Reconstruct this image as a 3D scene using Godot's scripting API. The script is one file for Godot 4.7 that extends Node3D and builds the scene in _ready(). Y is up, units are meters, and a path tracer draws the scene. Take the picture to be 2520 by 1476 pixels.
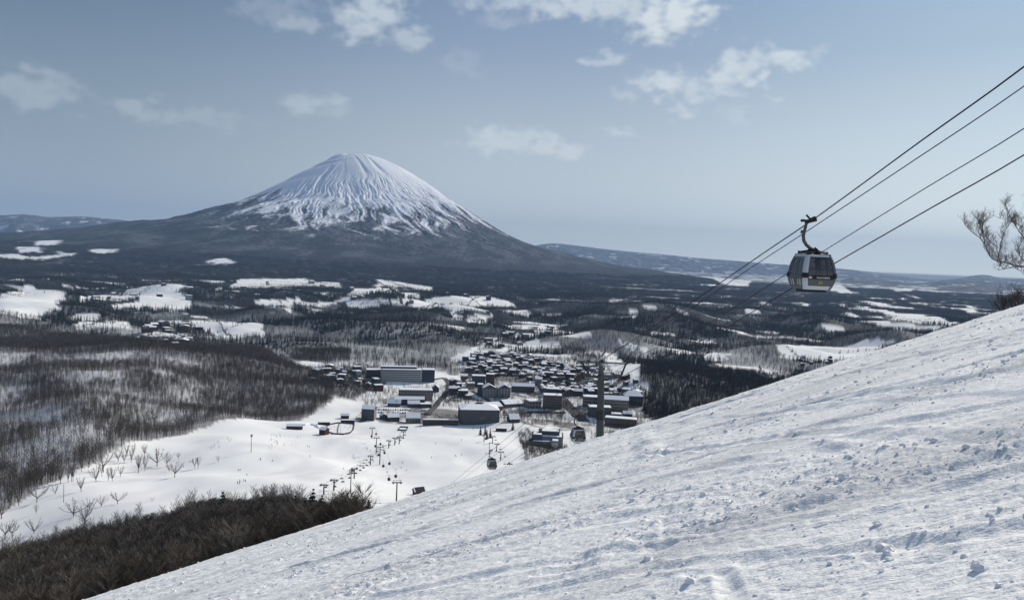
extends Node3D
# A ski slope above a snowy valley with a village, a gondola line and a volcano behind.
# Metres, y up, the eye at the origin and 214 m above the valley floor. "d" is the distance ahead (-z).

const F := 1978.0
const PLAIN := -214.0
const SA := 0.3645
const SB := -0.197
const SK := 0.00068
const SUMMIT_X := -2176.0
const SUMMIT_D := 10500.0
var roll := deg_to_rad(2.4)
var pitch := -atan(106.0 / 1978.0)
var rng := RandomNumberGenerator.new()
var nz := {}
var mats := {}
var names := {}
var fields := []
var heights := {}

# ------------------------------------------------------------------ places

func ray(px: float, py: float) -> Vector3:
	var dx := px - 1260.0
	var dy := py - 738.0
	var v := Vector3(dx * cos(roll) + dy * sin(roll), dx * sin(roll) - dy * cos(roll), -F).rotated(Vector3.RIGHT, pitch)
	return v / (-v.z)

func at(px: float, py: float, depth: float) -> Vector3:
	return ray(px, py) * depth

func on_ground(px: float, py: float, from := 140.0, lift := 0.0) -> Vector3:
	var r := ray(px, py)
	var lo := from
	var hi := from
	while hi < 23000.0:
		hi = lo * 1.012 + 1.0
		if r.y * hi < land(r.x * hi, hi) + lift:
			break
		lo = hi
	for i in 14:
		var m := (lo + hi) * 0.5
		if r.y * m < land(r.x * m, m) + lift:
			hi = m
		else:
			lo = m
	return Vector3(r.x * hi, land(r.x * hi, hi), -hi)

func smax(a: float, b: float, k: float) -> float:
	var h := maxf(k - absf(a - b), 0.0) / k
	return maxf(a, b) + h * h * k * 0.25

func noise(called: String, freq: float, octaves := 1, kind := FastNoiseLite.TYPE_SIMPLEX_SMOOTH) -> FastNoiseLite:
	var n := FastNoiseLite.new()
	n.seed = called.hash() & 0xffff
	n.noise_type = kind
	n.frequency = freq
	n.fractal_type = FastNoiseLite.FRACTAL_FBM if octaves > 1 else FastNoiseLite.FRACTAL_NONE
	n.fractal_octaves = octaves
	nz[called] = n
	return n

var n_hill: FastNoiseLite
var n_small: FastNoiseLite
var n_wood: FastNoiseLite
var n_kind: FastNoiseLite
var n_edge: FastNoiseLite

const COLS := [-500.0, 0.0, 200.0, 400.0, 600.0, 800.0, 1000.0, 1200.0, 1400.0, 1600.0, 2000.0, 3200.0]
const ROWS := [150.0, 200.0, 280.0, 340.0, 400.0, 470.0, 560.0, 650.0, 750.0, 870.0, 1000.0, 1150.0, 1300.0, 1450.0, 1650.0, 1900.0, 2300.0]
const TABLE := [
	[-110, -118, -135, -148, -158, -165, -174, -180, -184, -186, -186, -181, -180, -203, -197, -178, -214],
	[-106, -112, -130, -146, -156, -162, -172, -178, -183, -185, -185, -180, -180, -203, -197, -181, -214],
	[-110, -118, -128, -139, -147, -154, -163, -171, -175, -177, -178, -176, -175, -193, -206, -202, -214],
	[-115, -120, -130, -133, -137, -152, -165, -175, -185, -187, -185, -180, -170, -190, -208, -212, -214],
	[-115, -120, -126, -130, -137, -149, -163, -174, -184, -195, -207, -203, -188, -202, -212, -214, -214],
	[-118, -122, -128, -132, -138, -148, -163, -176, -188, -198, -208, -209, -208, -212, -214, -214, -214],
	[-120, -125, -130, -134, -141, -151, -167, -181, -193, -204, -213, -214, -214, -214, -214, -214, -214],
	[-125, -130, -135, -140, -146, -154, -166, -181, -195, -203, -208, -214, -214, -214, -214, -214, -214],
	[-150, -155, -160, -165, -170, -175, -180, -186, -195, -206, -214, -214, -214, -214, -214, -214, -214],
	[-180, -185, -190, -195, -195, -195, -195, -200, -208, -214, -214, -212, -200, -194, -208, -214, -214],
	[-200, -200, -205, -205, -208, -210, -212, -214, -214, -214, -214, -214, -210, -208, -214, -214, -214],
	[-200, -200, -205, -205, -208, -210, -212, -214, -214, -214, -214, -214, -214, -214, -214, -214, -214]]

func cub(a: float, b: float, c: float, d: float, t: float) -> float:
	return b + 0.5 * t * (c - a + t * (2.0 * a - 5.0 * b + 4.0 * c - d + t * (3.0 * (b - c) + d - a)))

func mid(u: float, d: float) -> float:
	var px := clampf(1260.0 + u * F, -499.0, 3199.0)
	var ci := 0
	while px >= COLS[ci + 1]:
		ci += 1
	var dd := clampf(d, 150.0, 2299.0)
	var ri := 0
	while dd >= ROWS[ri + 1]:
		ri += 1
	var tc: float = (px - COLS[ci]) / (COLS[ci + 1] - COLS[ci])
	var tr: float = (dd - ROWS[ri]) / (ROWS[ri + 1] - ROWS[ri])
	var v := [0.0, 0.0, 0.0, 0.0]
	for k in 4:
		var row: Array = TABLE[clampi(ci - 1 + k, 0, 11)]
		v[k] = cub(row[maxi(ri - 1, 0)], row[ri], row[ri + 1], row[mini(ri + 2, 16)], tr)
	return cub(v[0], v[1], v[2], v[3], tc)

func slope(x: float, d: float) -> float:
	return SA * x + SB * d - 1.7 - SK * d * d

const LEFT := [0, 1200, 90, 1240, 190, 1208, 330, 1118, 478, 1024, 849, 812, 1327, 554, 1646, 434, 2176, 280, 2495, 229, 2920, 153, 3450, 67, 3981, 2, 4512, -46, 5200, -110, 6000, -165, 7000, -214, 9000, -214]
const RIGHT := [0, 1200, 150, 1234, 310, 1222, 531, 1150, 796, 1024, 1062, 866, 1380, 667, 1539, 580, 1858, 395, 2230, 225, 2548, 132, 2813, 74, 3026, 20, 3450, -53, 3981, -100, 4512, -157, 5200, -196, 6000, -212, 7000, -214, 9000, -214]

func prof(a: Array, r: float) -> float:
	var i := 0
	var n := a.size() / 2
	while i < n - 2 and r >= a[2 * i + 2]:
		i += 1
	var t := clampf((r - a[2 * i]) / (a[2 * i + 2] - a[2 * i]), 0.0, 1.0)
	return cub(a[2 * maxi(i - 1, 0) + 1], a[2 * i + 1], a[2 * i + 3], a[2 * mini(i + 2, n - 1) + 1], t)

func cone(x: float, d: float) -> float:
	var dx := x - SUMMIT_X
	var r := sqrt(dx * dx + (d - SUMMIT_D) * (d - SUMMIT_D))
	if r > 7000.0:
		return PLAIN - 40.0
	var w := 0.5 - 0.5 * dx / maxf(r, 1.0)
	w = w * w * (3.0 - 2.0 * w)
	return lerpf(prof(RIGHT, r), prof(LEFT, r), w)

func land(x: float, d: float) -> float:
	var h := PLAIN
	if d < 2300.0:
		h = mid(x / maxf(d, 1.0), d)
		if d > 420.0:
			h += (n_small.get_noise_2d(x, d) * 1.6 + n_small.get_noise_2d(x * 0.4 + 70.0, d * 0.55) * 8.0) * smoothstep(420.0, 600.0, d)
	if d < 800.0:
		h = smax(slope(x, d), h, 8.0)
	if d > 1600.0:
		var n := n_hill.get_noise_2d(x, d) + 0.15
		var amp := smoothstep(1600.0, 2100.0, d) * lerpf(62.0, 12.0, smoothstep(2900.0, 4200.0, d))
		h += amp * maxf(n, 0.0) + n_small.get_noise_2d(x * 0.6, d * 0.6) * 4.0 * smoothstep(1600.0, 2100.0, d)
	if d > 3400.0:
		h = smax(h, cone(x, d), 40.0)
	return h

# ------------------------------------------------------------------ naming and meshes

func numbered(called: String) -> String:
	var k: int = names.get(called, 0)
	names[called] = k + 1
	return called if k == 0 else "%s_%03d" % [called, k]

func tag(o: Node, label: String, category := "", group := "", kind := "") -> Node:
	o.set_meta("label", label)
	if category:
		o.set_meta("category", category)
	if group:
		o.set_meta("group", group)
	if kind:
		o.set_meta("kind", kind)
	return o

func thing(called: String, label: String, category: String, pos := Vector3.ZERO, turn := 0.0, group := "") -> Node3D:
	var o := Node3D.new()
	o.name = numbered(called)
	add_child(o)
	o.position = pos
	o.rotation.y = turn
	tag(o, label, category, group)
	return o

func part(called: String, mesh: Mesh, m: Material, parent: Node = null, pos := Vector3.ZERO, scl := Vector3.ONE, rot := Vector3.ZERO) -> MeshInstance3D:
	var o := MeshInstance3D.new()
	o.mesh = mesh
	o.material_override = m
	if parent == null:
		o.name = numbered(called)
		add_child(o)
	else:
		var k := 0
		var nm := called
		while parent.has_node(nm):
			k += 1
			nm = "%s_%03d" % [called, k]
		o.name = nm
		parent.add_child(o, true)
	o.position = pos
	o.scale = scl
	o.rotation = rot
	return o

func copy(o: Node3D, label: String, pos: Vector3, turn := 0.0, group := "") -> Node3D:
	var c: Node3D = o.duplicate()
	c.name = numbered(o.get_meta("kindname", String(o.name)))
	add_child(c)
	c.position = pos
	c.rotation.y = turn
	c.set_meta("label", label)
	if group:
		c.set_meta("group", group)
	return c

func mat(key: String, r: float, g: float, b: float, rough := 0.8, metal := 0.0) -> StandardMaterial3D:
	if mats.has(key):
		return mats[key]
	var m := StandardMaterial3D.new()
	m.resource_name = key
	m.albedo_color = Color(r, g, b).linear_to_srgb()
	m.roughness = rough
	m.metallic = metal
	m.metallic_specular = 0.3
	mats[key] = m
	return m

func tinted(key: String, rough := 0.9) -> StandardMaterial3D:
	var m := mat(key, 1, 1, 1, rough)
	m.vertex_color_use_as_albedo = true
	m.metallic_specular = 0.15
	return m

class Tri:
	var v := PackedVector3Array()
	var c := PackedColorArray()
	func t(a: Vector3, b: Vector3, d: Vector3, col := Color.WHITE) -> void:
		v.append(a)
		v.append(b)
		v.append(d)
		c.append(col)
		c.append(col)
		c.append(col)
	func q(a: Vector3, b: Vector3, d: Vector3, e: Vector3, col := Color.WHITE) -> void:
		t(a, b, d, col)
		t(a, d, e, col)
	func box(o: Vector3, s: Vector3, basis := Basis.IDENTITY, col := Color.WHITE) -> void:
		var p := []
		for i in 8:
			p.append(o + basis * (Vector3(-1 if i & 1 == 0 else 1, -1 if i & 2 == 0 else 1, -1 if i & 4 == 0 else 1) * s * 0.5))
		for f in [[0, 1, 3, 2], [5, 4, 6, 7], [4, 0, 2, 6], [1, 5, 7, 3], [2, 3, 7, 6], [4, 5, 1, 0]]:
			q(p[f[0]], p[f[3]], p[f[2]], p[f[1]], col)
	func tube(pts: Array, radii: Array, sides := 6, col := Color.WHITE) -> void:
		var prev := []
		var up := Vector3(0.31, 0.2, 0.93)
		for i in pts.size():
			var dir: Vector3 = (pts[mini(i + 1, pts.size() - 1)] - pts[maxi(i - 1, 0)]).normalized()
			var a := dir.cross(up).normalized()
			var b := dir.cross(a).normalized()
			var ring := []
			for k in sides:
				var w := TAU * k / sides
				ring.append(pts[i] + (a * cos(w) + b * sin(w)) * radii[mini(i, radii.size() - 1)])
			if i > 0:
				for k in sides:
					q(prev[k], prev[(k + 1) % sides], ring[(k + 1) % sides], ring[k], col)
			prev = ring
			if i == 0 or i == pts.size() - 1:
				for k in range(1, sides - 1):
					if i == 0:
						t(ring[0], ring[k + 1], ring[k], col)
					else:
						t(ring[0], ring[k], ring[k + 1], col)
	func blade(p: Vector3, dir: Vector3, w: float, turn: Vector3, col := Color.WHITE) -> void:
		var side := dir.cross(turn).normalized() * w * 0.5
		t(p - side, p + dir, p + side, col)
	func mesh(colored := false) -> ArrayMesh:
		var a := []
		a.resize(Mesh.ARRAY_MAX)
		a[Mesh.ARRAY_VERTEX] = v
		if colored:
			a[Mesh.ARRAY_COLOR] = c
		var n := PackedVector3Array()
		n.resize(v.size())
		for i in range(0, v.size(), 3):
			var k := (v[i + 2] - v[i]).cross(v[i + 1] - v[i]).normalized()
			n[i] = k
			n[i + 1] = k
			n[i + 2] = k
		a[Mesh.ARRAY_NORMAL] = n
		var m := ArrayMesh.new()
		m.add_surface_from_arrays(Mesh.PRIMITIVE_TRIANGLES, a)
		return m

func grid_mesh(v: PackedVector3Array, c: PackedColorArray, cols: int, rows: int, flip := false) -> ArrayMesh:
	var n := PackedVector3Array()
	n.resize(v.size())
	for j in rows:
		var j0 := maxi(j - 1, 0) * cols
		var j1 := mini(j + 1, rows - 1) * cols
		for i in cols:
			var a := v[j * cols + mini(i + 1, cols - 1)] - v[j * cols + maxi(i - 1, 0)]
			var b := v[j1 + i] - v[j0 + i]
			var k := a.cross(b).normalized()
			n[j * cols + i] = k if k.y > 0.0 else -k
	var idx := PackedInt32Array()
	idx.resize((cols - 1) * (rows - 1) * 6)
	var at_ := 0
	for j in rows - 1:
		for i in cols - 1:
			var p := j * cols + i
			var r := p + 1
			var s := p + cols
			if flip:
				r = p + cols
				s = p + 1
			idx[at_] = p
			idx[at_ + 1] = s
			idx[at_ + 2] = r
			idx[at_ + 3] = r
			idx[at_ + 4] = s
			idx[at_ + 5] = p + cols + 1
			at_ += 6
	var a := []
	a.resize(Mesh.ARRAY_MAX)
	a[Mesh.ARRAY_VERTEX] = v
	a[Mesh.ARRAY_NORMAL] = n
	a[Mesh.ARRAY_COLOR] = c
	a[Mesh.ARRAY_INDEX] = idx
	var m := ArrayMesh.new()
	m.add_surface_from_arrays(Mesh.PRIMITIVE_TRIANGLES, a)
	return m

func structure(called: String, mesh: Mesh, m: Material, label: String) -> MeshInstance3D:
	var o := part(called, mesh, m)
	tag(o, label, called.replace("_", " "), "", "structure")
	return o

# copies of one mesh scattered over the land: rows of 3x4 matrix and a colour
class Crowd:
	var b := PackedFloat32Array()
	func put(p: Vector3, turn: float, s: float, sy: float, tone: Color) -> void:
		var c := s * cos(turn)
		var n := s * sin(turn)
		b.append_array(PackedFloat32Array([c, 0, n, p.x, 0, sy, 0, p.y, -n, 0, c, p.z, tone.r, tone.g, tone.b, 1]))
	func node(mesh: Mesh, m: Material) -> MultiMeshInstance3D:
		var mm := MultiMesh.new()
		mm.transform_format = MultiMesh.TRANSFORM_3D
		mm.use_colors = true
		mm.mesh = mesh
		mm.instance_count = b.size() / 16
		mm.buffer = b
		var o := MultiMeshInstance3D.new()
		o.multimesh = mm
		o.material_override = m
		return o

func stuff(called: String, crowd: Crowd, mesh: Mesh, m: Material, label: String, category: String, parent: Node = null) -> void:
	if crowd.b.size() == 0:
		return
	var o := crowd.node(mesh, m)
	o.name = numbered(called)
	add_child(o)
	tag(o, label, category, "", "stuff")

# ------------------------------------------------------------------ sky

const SKY_EL := [0.0, 6.0, 14.0, 22.0, 45.0, 90.0]
const SKY_AZ := [-180.0, -100.0, -33.0, 0.0, 33.0, 75.0, 115.0, 180.0]
# sRGB of the air by height (rows) and direction (columns)
const SKY := [
	[[190, 208, 222], [178, 196, 212], [184, 196, 204], [234, 244, 244], [294, 300, 292], [306, 308, 300], [294, 300, 294], [190, 208, 222]],
	[[156, 176, 196], [146, 166, 186], [150, 166, 178], [202, 213, 220], [238, 250, 252], [262, 270, 270], [238, 250, 252], [156, 176, 196]],
	[[112, 134, 162], [104, 126, 152], [110, 131, 152], [150, 169, 193], [182, 204, 222], [210, 226, 238], [182, 204, 224], [112, 134, 162]],
	[[82, 104, 138], [76, 98, 132], [74, 96, 132], [114, 138, 175], [160, 186, 216], [186, 208, 230], [160, 186, 214], [82, 104, 138]],
	[[86, 108, 142], [82, 104, 139], [82, 104, 140], [102, 126, 162], [136, 160, 190], [156, 179, 204], [138, 162, 192], [86, 108, 142]],
	[[98, 120, 150], [98, 120, 150], [98, 120, 150], [98, 120, 150], [98, 120, 150], [98, 120, 150], [98, 120, 150], [98, 120, 150]]]
# clouds: x, y in the photograph, half width, half height, strength
const CLOUDS := [
	[915, 38, 88, 52, 0.62], [990, 92, 62, 32, 0.42], [880, 70, 50, 40, 0.5], [1450, 8, 250, 48, 0.62], [1640, 45, 100, 58, 0.85], [1575, 40, 90, 45, 0.55], [1280, 10, 150, 32, 0.4],
	[75, 225, 115, 42, 0.30], [350, 278, 80, 27, 0.26], [470, 292, 130, 26, 0.18], [775, 255, 60, 26, 0.36], [820, 280, 40, 25, 0.2],
	[1235, 352, 100, 36, 0.62], [1375, 370, 66, 24, 0.68], [1300, 345, 60, 22, 0.5], [1640, 210, 80, 32, 0.72], [1730, 225, 80, 28, 0.5], [1790, 185, 58, 34, 0.66], [1850, 145, 72, 26, 0.6], [1935, 152, 50, 22, 0.7],
	[1858, 200, 24, 16, 0.62], [1490, 156, 48, 20, 0.45], [1680, 280, 42, 17, 0.5], [1520, 323, 38, 13, 0.45], [1530, 232, 46, 13, 0.3], [1915, 245, 30, 10, 0.4], [725, 55, 60, 24, 0.32],
	[690, 30, 90, 40, 0.16], [1130, 160, 50, 26, 0.14], [2020, 122, 40, 16, 0.22], [1800, 285, 30, 13, 0.24], [1240, 50, 60, 20, 0.2]]

func sky_colour(az: float, el: float) -> Color:
	var i := 0
	while i < 6 and az >= SKY_AZ[i + 1]:
		i += 1
	var j := 0
	while j < 4 and el >= SKY_EL[j + 1]:
		j += 1
	var ti: float = clampf((az - SKY_AZ[i]) / (SKY_AZ[i + 1] - SKY_AZ[i]), 0, 1)
	ti = lerpf(ti, ti * ti * (3.0 - 2.0 * ti), 0.5)
	var tj: float = clampf((el - SKY_EL[j]) / (SKY_EL[j + 1] - SKY_EL[j]), 0, 1)
	var out := [0.0, 0.0, 0.0]
	for k in 3:
		out[k] = lerpf(lerpf(SKY[j][i][k], SKY[j][i + 1][k], ti), lerpf(SKY[j + 1][i][k], SKY[j + 1][i + 1][k], ti), tj) / 255.0
	return Color(out[0], out[1], out[2])

func make_sky() -> Sky:
	var wide := noise("sky_wide", 0.045, 3)
	var warp := noise("sky_warp", 0.16, 4)
	var fine := noise("sky_fine", 0.42, 4)
	# clouds as (azimuth, elevation, half width, half height, strength) in degrees
	var cl := []
	for c in CLOUDS:
		var r := ray(c[0], c[1])
		cl.append([rad_to_deg(atan(r.x)), rad_to_deg(atan2(r.y, sqrt(1.0 + r.x * r.x))), c[2] / F * 57.3 * cos(atan(r.x)), c[3] / F * 57.3, c[4]])
	var small := Image.create(1024, 512, false, Image.FORMAT_RGBF)
	for y in 512:
		var el := 90.0 - (y + 0.5) / 512.0 * 180.0
		for x in 1024:
			var az := (x + 0.5) / 1024.0 * 360.0 - 180.0
			var c := Color(0.62, 0.64, 0.67)
			if el > -1.0:
				c = sky_colour(az, maxf(el, 0.0))
				# scattered clouds all round, as in view
				if el > 3.0 and (absf(az) > 36.0 or el > 26.0):
					var s := 60.0 / (el + 14.0)
					var edge := maxf(smoothstep(36.0, 46.0, absf(az)), smoothstep(26.0, 34.0, el))
					var dens := smoothstep(0.16, 0.5, wide.get_noise_2d(az * 1.2, el * s * 1.5) + 0.35 * warp.get_noise_2d(az, el * s)) * 0.5 * edge * smoothstep(3.0, 12.0, el)
					c = c.lerp(Color(0.87, 0.9, 0.92), dens)
			small.set_pixel(x, y, c.srgb_to_linear())
	small.resize(4096, 2048, Image.INTERPOLATE_CUBIC)
	# the part in view, at full size
	for y in range(700, 1030):
		var el := 90.0 - (y + 0.5) / 2048.0 * 180.0
		for x in range(1600, 2500):
			var az := (x + 0.5) / 4096.0 * 360.0 - 180.0
			var dens := 0.0
			var wx := 0.0
			var wy := 0.0
			var f := 0.0
			var first := true
			for c in cl:
				if absf(az - c[0]) > c[2] * 1.9 + 1.0 or absf(el - c[1]) > c[3] * 2.0 + 1.0:
					continue
				if first:
					first = false
					wx = warp.get_noise_2d(az * 2.0, el * 3.0)
					wy = warp.get_noise_2d(az * 2.0 + 300.0, el * 3.0)
					f = fine.get_noise_2d(az * 1.6, el * 2.6)
				var ex: float = (az - c[0] + wx * 1.3) / c[2]
				var ey: float = (el - c[1] + wy * 0.8) / c[3]
				ey *= 1.25 if ey < 0.0 else 0.9
				var k := 1.0 - sqrt(ex * ex + ey * ey)
				dens = maxf(dens, c[4] * 1.08 * smoothstep(-0.45, 0.85, k + f * 0.8) * smoothstep(-0.95, 0.1, k))
			if dens > 0.003:
				var base := small.get_pixel(x, y)
				var lit := Color(0.83, 0.87, 0.9).lerp(Color(0.9, 0.93, 0.94), clampf((az + 30.0) / 50.0, 0, 1)).srgb_to_linear()
				small.set_pixel(x, y, base.lerp(lit, clampf(dens, 0, 1)))
	# a panorama begins straight ahead
	var turned := Image.create(4096, 2048, false, Image.FORMAT_RGBF)
	turned.blit_rect(small, Rect2i(2048, 0, 2048, 2048), Vector2i(0, 0))
	turned.blit_rect(small, Rect2i(0, 0, 2048, 2048), Vector2i(2048, 0))
	var m := PanoramaSkyMaterial.new()
	m.panorama = ImageTexture.create_from_image(turned)
	var s := Sky.new()
	s.sky_material = m
	return s

# ------------------------------------------------------------------ main

func _ready() -> void:
	rng.seed = 7
	var cam := Camera3D.new()
	cam.name = "camera"
	add_child(cam)
	cam.keep_aspect = Camera3D.KEEP_HEIGHT
	cam.fov = rad_to_deg(2.0 * atan(738.0 / F))
	cam.rotation = Vector3(pitch, 0, roll)
	cam.near = 0.3
	cam.far = 60000.0
	cam.current = true
	var env := Environment.new()
	env.background_mode = Environment.BG_SKY
	env.sky = make_sky()
	env.tonemap_mode = Environment.TONE_MAPPER_LINEAR
	env.tonemap_exposure = 1.0
	env.sdfgi_enabled = true
	env.ssao_enabled = true
	env.ssil_enabled = true
	env.fog_enabled = true
	env.fog_density = 0.000038
	env.fog_light_color = Color(0.69, 0.83, 1.0)
	var we := WorldEnvironment.new()
	we.name = "environment"
	we.environment = env
	add_child(we)
	var sun := DirectionalLight3D.new()
	sun.name = "sun"
	add_child(sun)
	var az := deg_to_rad(43.0)
	var el := deg_to_rad(33.0)
	var to_sun := Vector3(sin(az) * cos(el), sin(el), -cos(az) * cos(el))
	sun.look_at_from_position(to_sun * 100.0, Vector3.ZERO)
	sun.light_energy = 1.32
	sun.light_color = Color(1.0, 0.955, 0.89)
	sun.light_angular_distance = 0.5
	sun.shadow_enabled = true

	n_hill = noise("hills", 1.0 / 620.0, 2)
	n_small = noise("small", 1.0 / 95.0, 2)
	n_wood = noise("wood", 1.0 / 260.0, 3)
	n_kind = noise("kind", 1.0 / 420.0, 2)
	n_edge = noise("edge", 1.0 / 60.0, 2)
	var t0 := Time.get_ticks_msec()
	read_fields()
	build_ground()
	print("ground ", Time.get_ticks_msec() - t0)
	build_mountain()
	build_far_hills()
	print("mountain ", Time.get_ticks_msec() - t0)
	build_foreground()
	print("foreground ", Time.get_ticks_msec() - t0)
	build_roads()
	build_woods()
	print("woods ", Time.get_ticks_msec() - t0)
	build_buildings()
	build_village()
	print("village ", Time.get_ticks_msec() - t0)
	build_gondola()
	build_lifts()
	build_slope_trees()
	build_people()
	print("all ", Time.get_ticks_msec() - t0)


# ------------------------------------------------------------------ open snow fields among the valley woods
# outlines in the photograph, each dropped onto the land where it lies

const FIELDS := [
	[0, 626, 41, 625, 72, 629, 151, 625, 188, 622, 187, 627, 103, 637, 38, 635, 0, 632, -60, 632, -60, 627], [34, 608, 99, 608, 103, 618, 45, 620], [86, 594, 150, 592, 140, 602, 82, 602],
	[133, 617, 164, 623, 155, 629], [216, 614, 291, 613, 284, 620, 246, 622, 222, 619], [503, 644, 527, 637, 558, 635, 582, 644, 544, 648],
	[-80, 735, 0, 727, 34, 717, 58, 700, 82, 700, 89, 714, 164, 717, 161, 727, 134, 738, 151, 753, 113, 758, 82, 774, 51, 772, 21, 765, -80, 764],
	[195, 731, 212, 722, 308, 715, 342, 707, 548, 708, 544, 716, 438, 718, 349, 721, 267, 731, 195, 743],
	[342, 723, 438, 721, 462, 731, 469, 748, 452, 756, 394, 751, 329, 750, 267, 746, 342, 739],
	[561, 705, 589, 686, 664, 686, 753, 685, 757, 691, 835, 697, 835, 704, 753, 701, 685, 701, 616, 704], [161, 782, 188, 770, 240, 772, 246, 780],
	[181, 801, 192, 793, 318, 793, 322, 801], [469, 793, 479, 789, 644, 796, 647, 806, 650, 820, 616, 817, 548, 822, 520, 810, 486, 806],
	[347, 819, 390, 817, 440, 819, 470, 829, 440, 835, 400, 829, 350, 828], [439, 849, 510, 850, 514, 858, 450, 858],
	[630, 738, 730, 736, 790, 742, 800, 748, 722, 743], [700, 742, 722, 744, 718, 764, 700, 758], [921, 687, 959, 690, 1065, 702, 1061, 714, 1030, 709, 982, 705, 938, 702],
	[790, 693, 835, 695, 839, 704, 790, 702], [852, 721, 870, 710, 976, 710, 982, 720, 890, 723], [914, 700, 941, 700, 955, 711, 928, 711],
	[846, 741, 921, 738, 935, 732, 955, 743, 928, 749, 894, 754, 859, 749], [986, 720, 1030, 722, 1034, 730, 996, 730],
	[1044, 735, 1116, 728, 1181, 728, 1270, 745, 1267, 751, 1202, 746, 1120, 747, 1054, 746], [1109, 772, 1140, 774, 1143, 780, 1113, 780], [1147, 779, 1215, 775, 1191, 788, 1150, 785],
	[1232, 767, 1250, 762, 1304, 768, 1304, 778, 1277, 772], [1246, 821, 1267, 813, 1322, 806, 1383, 801, 1373, 807, 1304, 821], [1140, 866, 1163, 845, 1206, 835, 1257, 826, 1262, 830, 1208, 842, 1170, 857],
	[1216, 852, 1279, 847, 1307, 838, 1320, 833, 1341, 849, 1318, 851, 1284, 851, 1238, 858], [1437, 868, 1453, 861, 1512, 870, 1542, 882, 1521, 885, 1503, 891, 1494, 880, 1466, 873],
	[1526, 838, 1558, 847, 1603, 855, 1592, 859, 1546, 851], [1542, 951, 1599, 945, 1592, 963, 1558, 965], [1729, 680, 1757, 682, 1850, 691, 1846, 704, 1798, 701, 1770, 696],
	[2031, 704, 2070, 701, 2107, 720, 2080, 720, 2032, 712], [2104, 740, 2135, 740, 2255, 754, 2252, 758, 2169, 754], [2138, 760, 2169, 767, 2272, 774, 2334, 784, 2362, 791, 2338, 799, 2290, 792, 2204, 781, 2166, 770],
	[2276, 800, 2327, 801, 2307, 807, 2283, 806], [2365, 762, 2379, 753, 2410, 757, 2406, 768, 2379, 768], [2069, 770, 2094, 768, 2125, 779, 2100, 779], [1966, 742, 2001, 749, 1980, 752], [1860, 739, 1908, 748, 1874, 748],
	[1660, 758, 1698, 767, 1674, 768], [2059, 750, 2087, 752, 2080, 757], [2190, 712, 2224, 708, 2255, 712, 2245, 717, 2204, 717], [2221, 722, 2265, 729, 2250, 731], [2210, 732, 2238, 734, 2224, 737],
	[1895, 844, 1920, 852, 1961, 850, 2023, 852, 2136, 833, 2207, 842, 2197, 848, 2146, 869, 2095, 879, 2048, 879, 1997, 879, 1920, 869], [1745, 892, 1870, 904, 1945, 917, 1955, 926, 1900, 926, 1800, 913],
	[1700, 866, 1760, 868, 1800, 876, 1740, 878], [1120, 734, 1000, 742, 1010, 748, 1090, 748], [1440, 640, 1475, 632, 1490, 638, 1530, 645, 1500, 648], [1420, 632, 1440, 628, 1470, 634, 1440, 638]]

func read_fields() -> void:
	noise("far_field", 1.0 / 420.0, 2)
	for f in FIELDS:
		var p := PackedVector2Array()
		var mid_y := 0.0
		for i in range(0, f.size(), 2):
			mid_y += f[i + 1] / (f.size() / 2.0)
		for i in range(0, f.size(), 2):
			# the near edge is hidden by the trees before it
			var g := on_ground(f[i], f[i + 1], 1500.0 if f[i + 1] < 860 else 700.0, 9.0 if f[i + 1] > mid_y else 0.0)
			p.append(Vector2(g.x, -g.z))
		var box := Rect2(p[0], Vector2.ZERO)
		for v in p:
			box = box.expand(v)
		fields.append([p, box.grow(30.0)])
	for f in YARDS:
		var p := PackedVector2Array()
		for i in range(1, f.size(), 2):
			var g := on_ground(f[i], f[i + 1], 700.0)
			p.append(Vector2(g.x, -g.z))
		var box := Rect2(p[0], Vector2.ZERO)
		for v in p:
			box = box.expand(v)
		yards.append([p, box.grow(20.0), f[0]])

func in_field(x: float, d: float) -> bool:
	var q := Vector2(x, d)
	var ready := false
	for f in fields:
		if f[1].has_point(q):
			if not ready:
				ready = true
				q += Vector2(n_edge.get_noise_2d(x, d), n_edge.get_noise_2d(x + 900.0, d)) * d * 0.003
			if Geometry2D.is_point_in_polygon(q, f[0]):
				return true
	return false

func steps(a: Array, u: float) -> float:
	# a: x, y pairs
	if u <= a[0]:
		return a[1]
	for i in range(2, a.size(), 2):
		if u < a[i]:
			return lerpf(a[i - 1], a[i + 1], (u - a[i - 2]) / (a[i] - a[i - 2]))
	return a[a.size() - 1]

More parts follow.
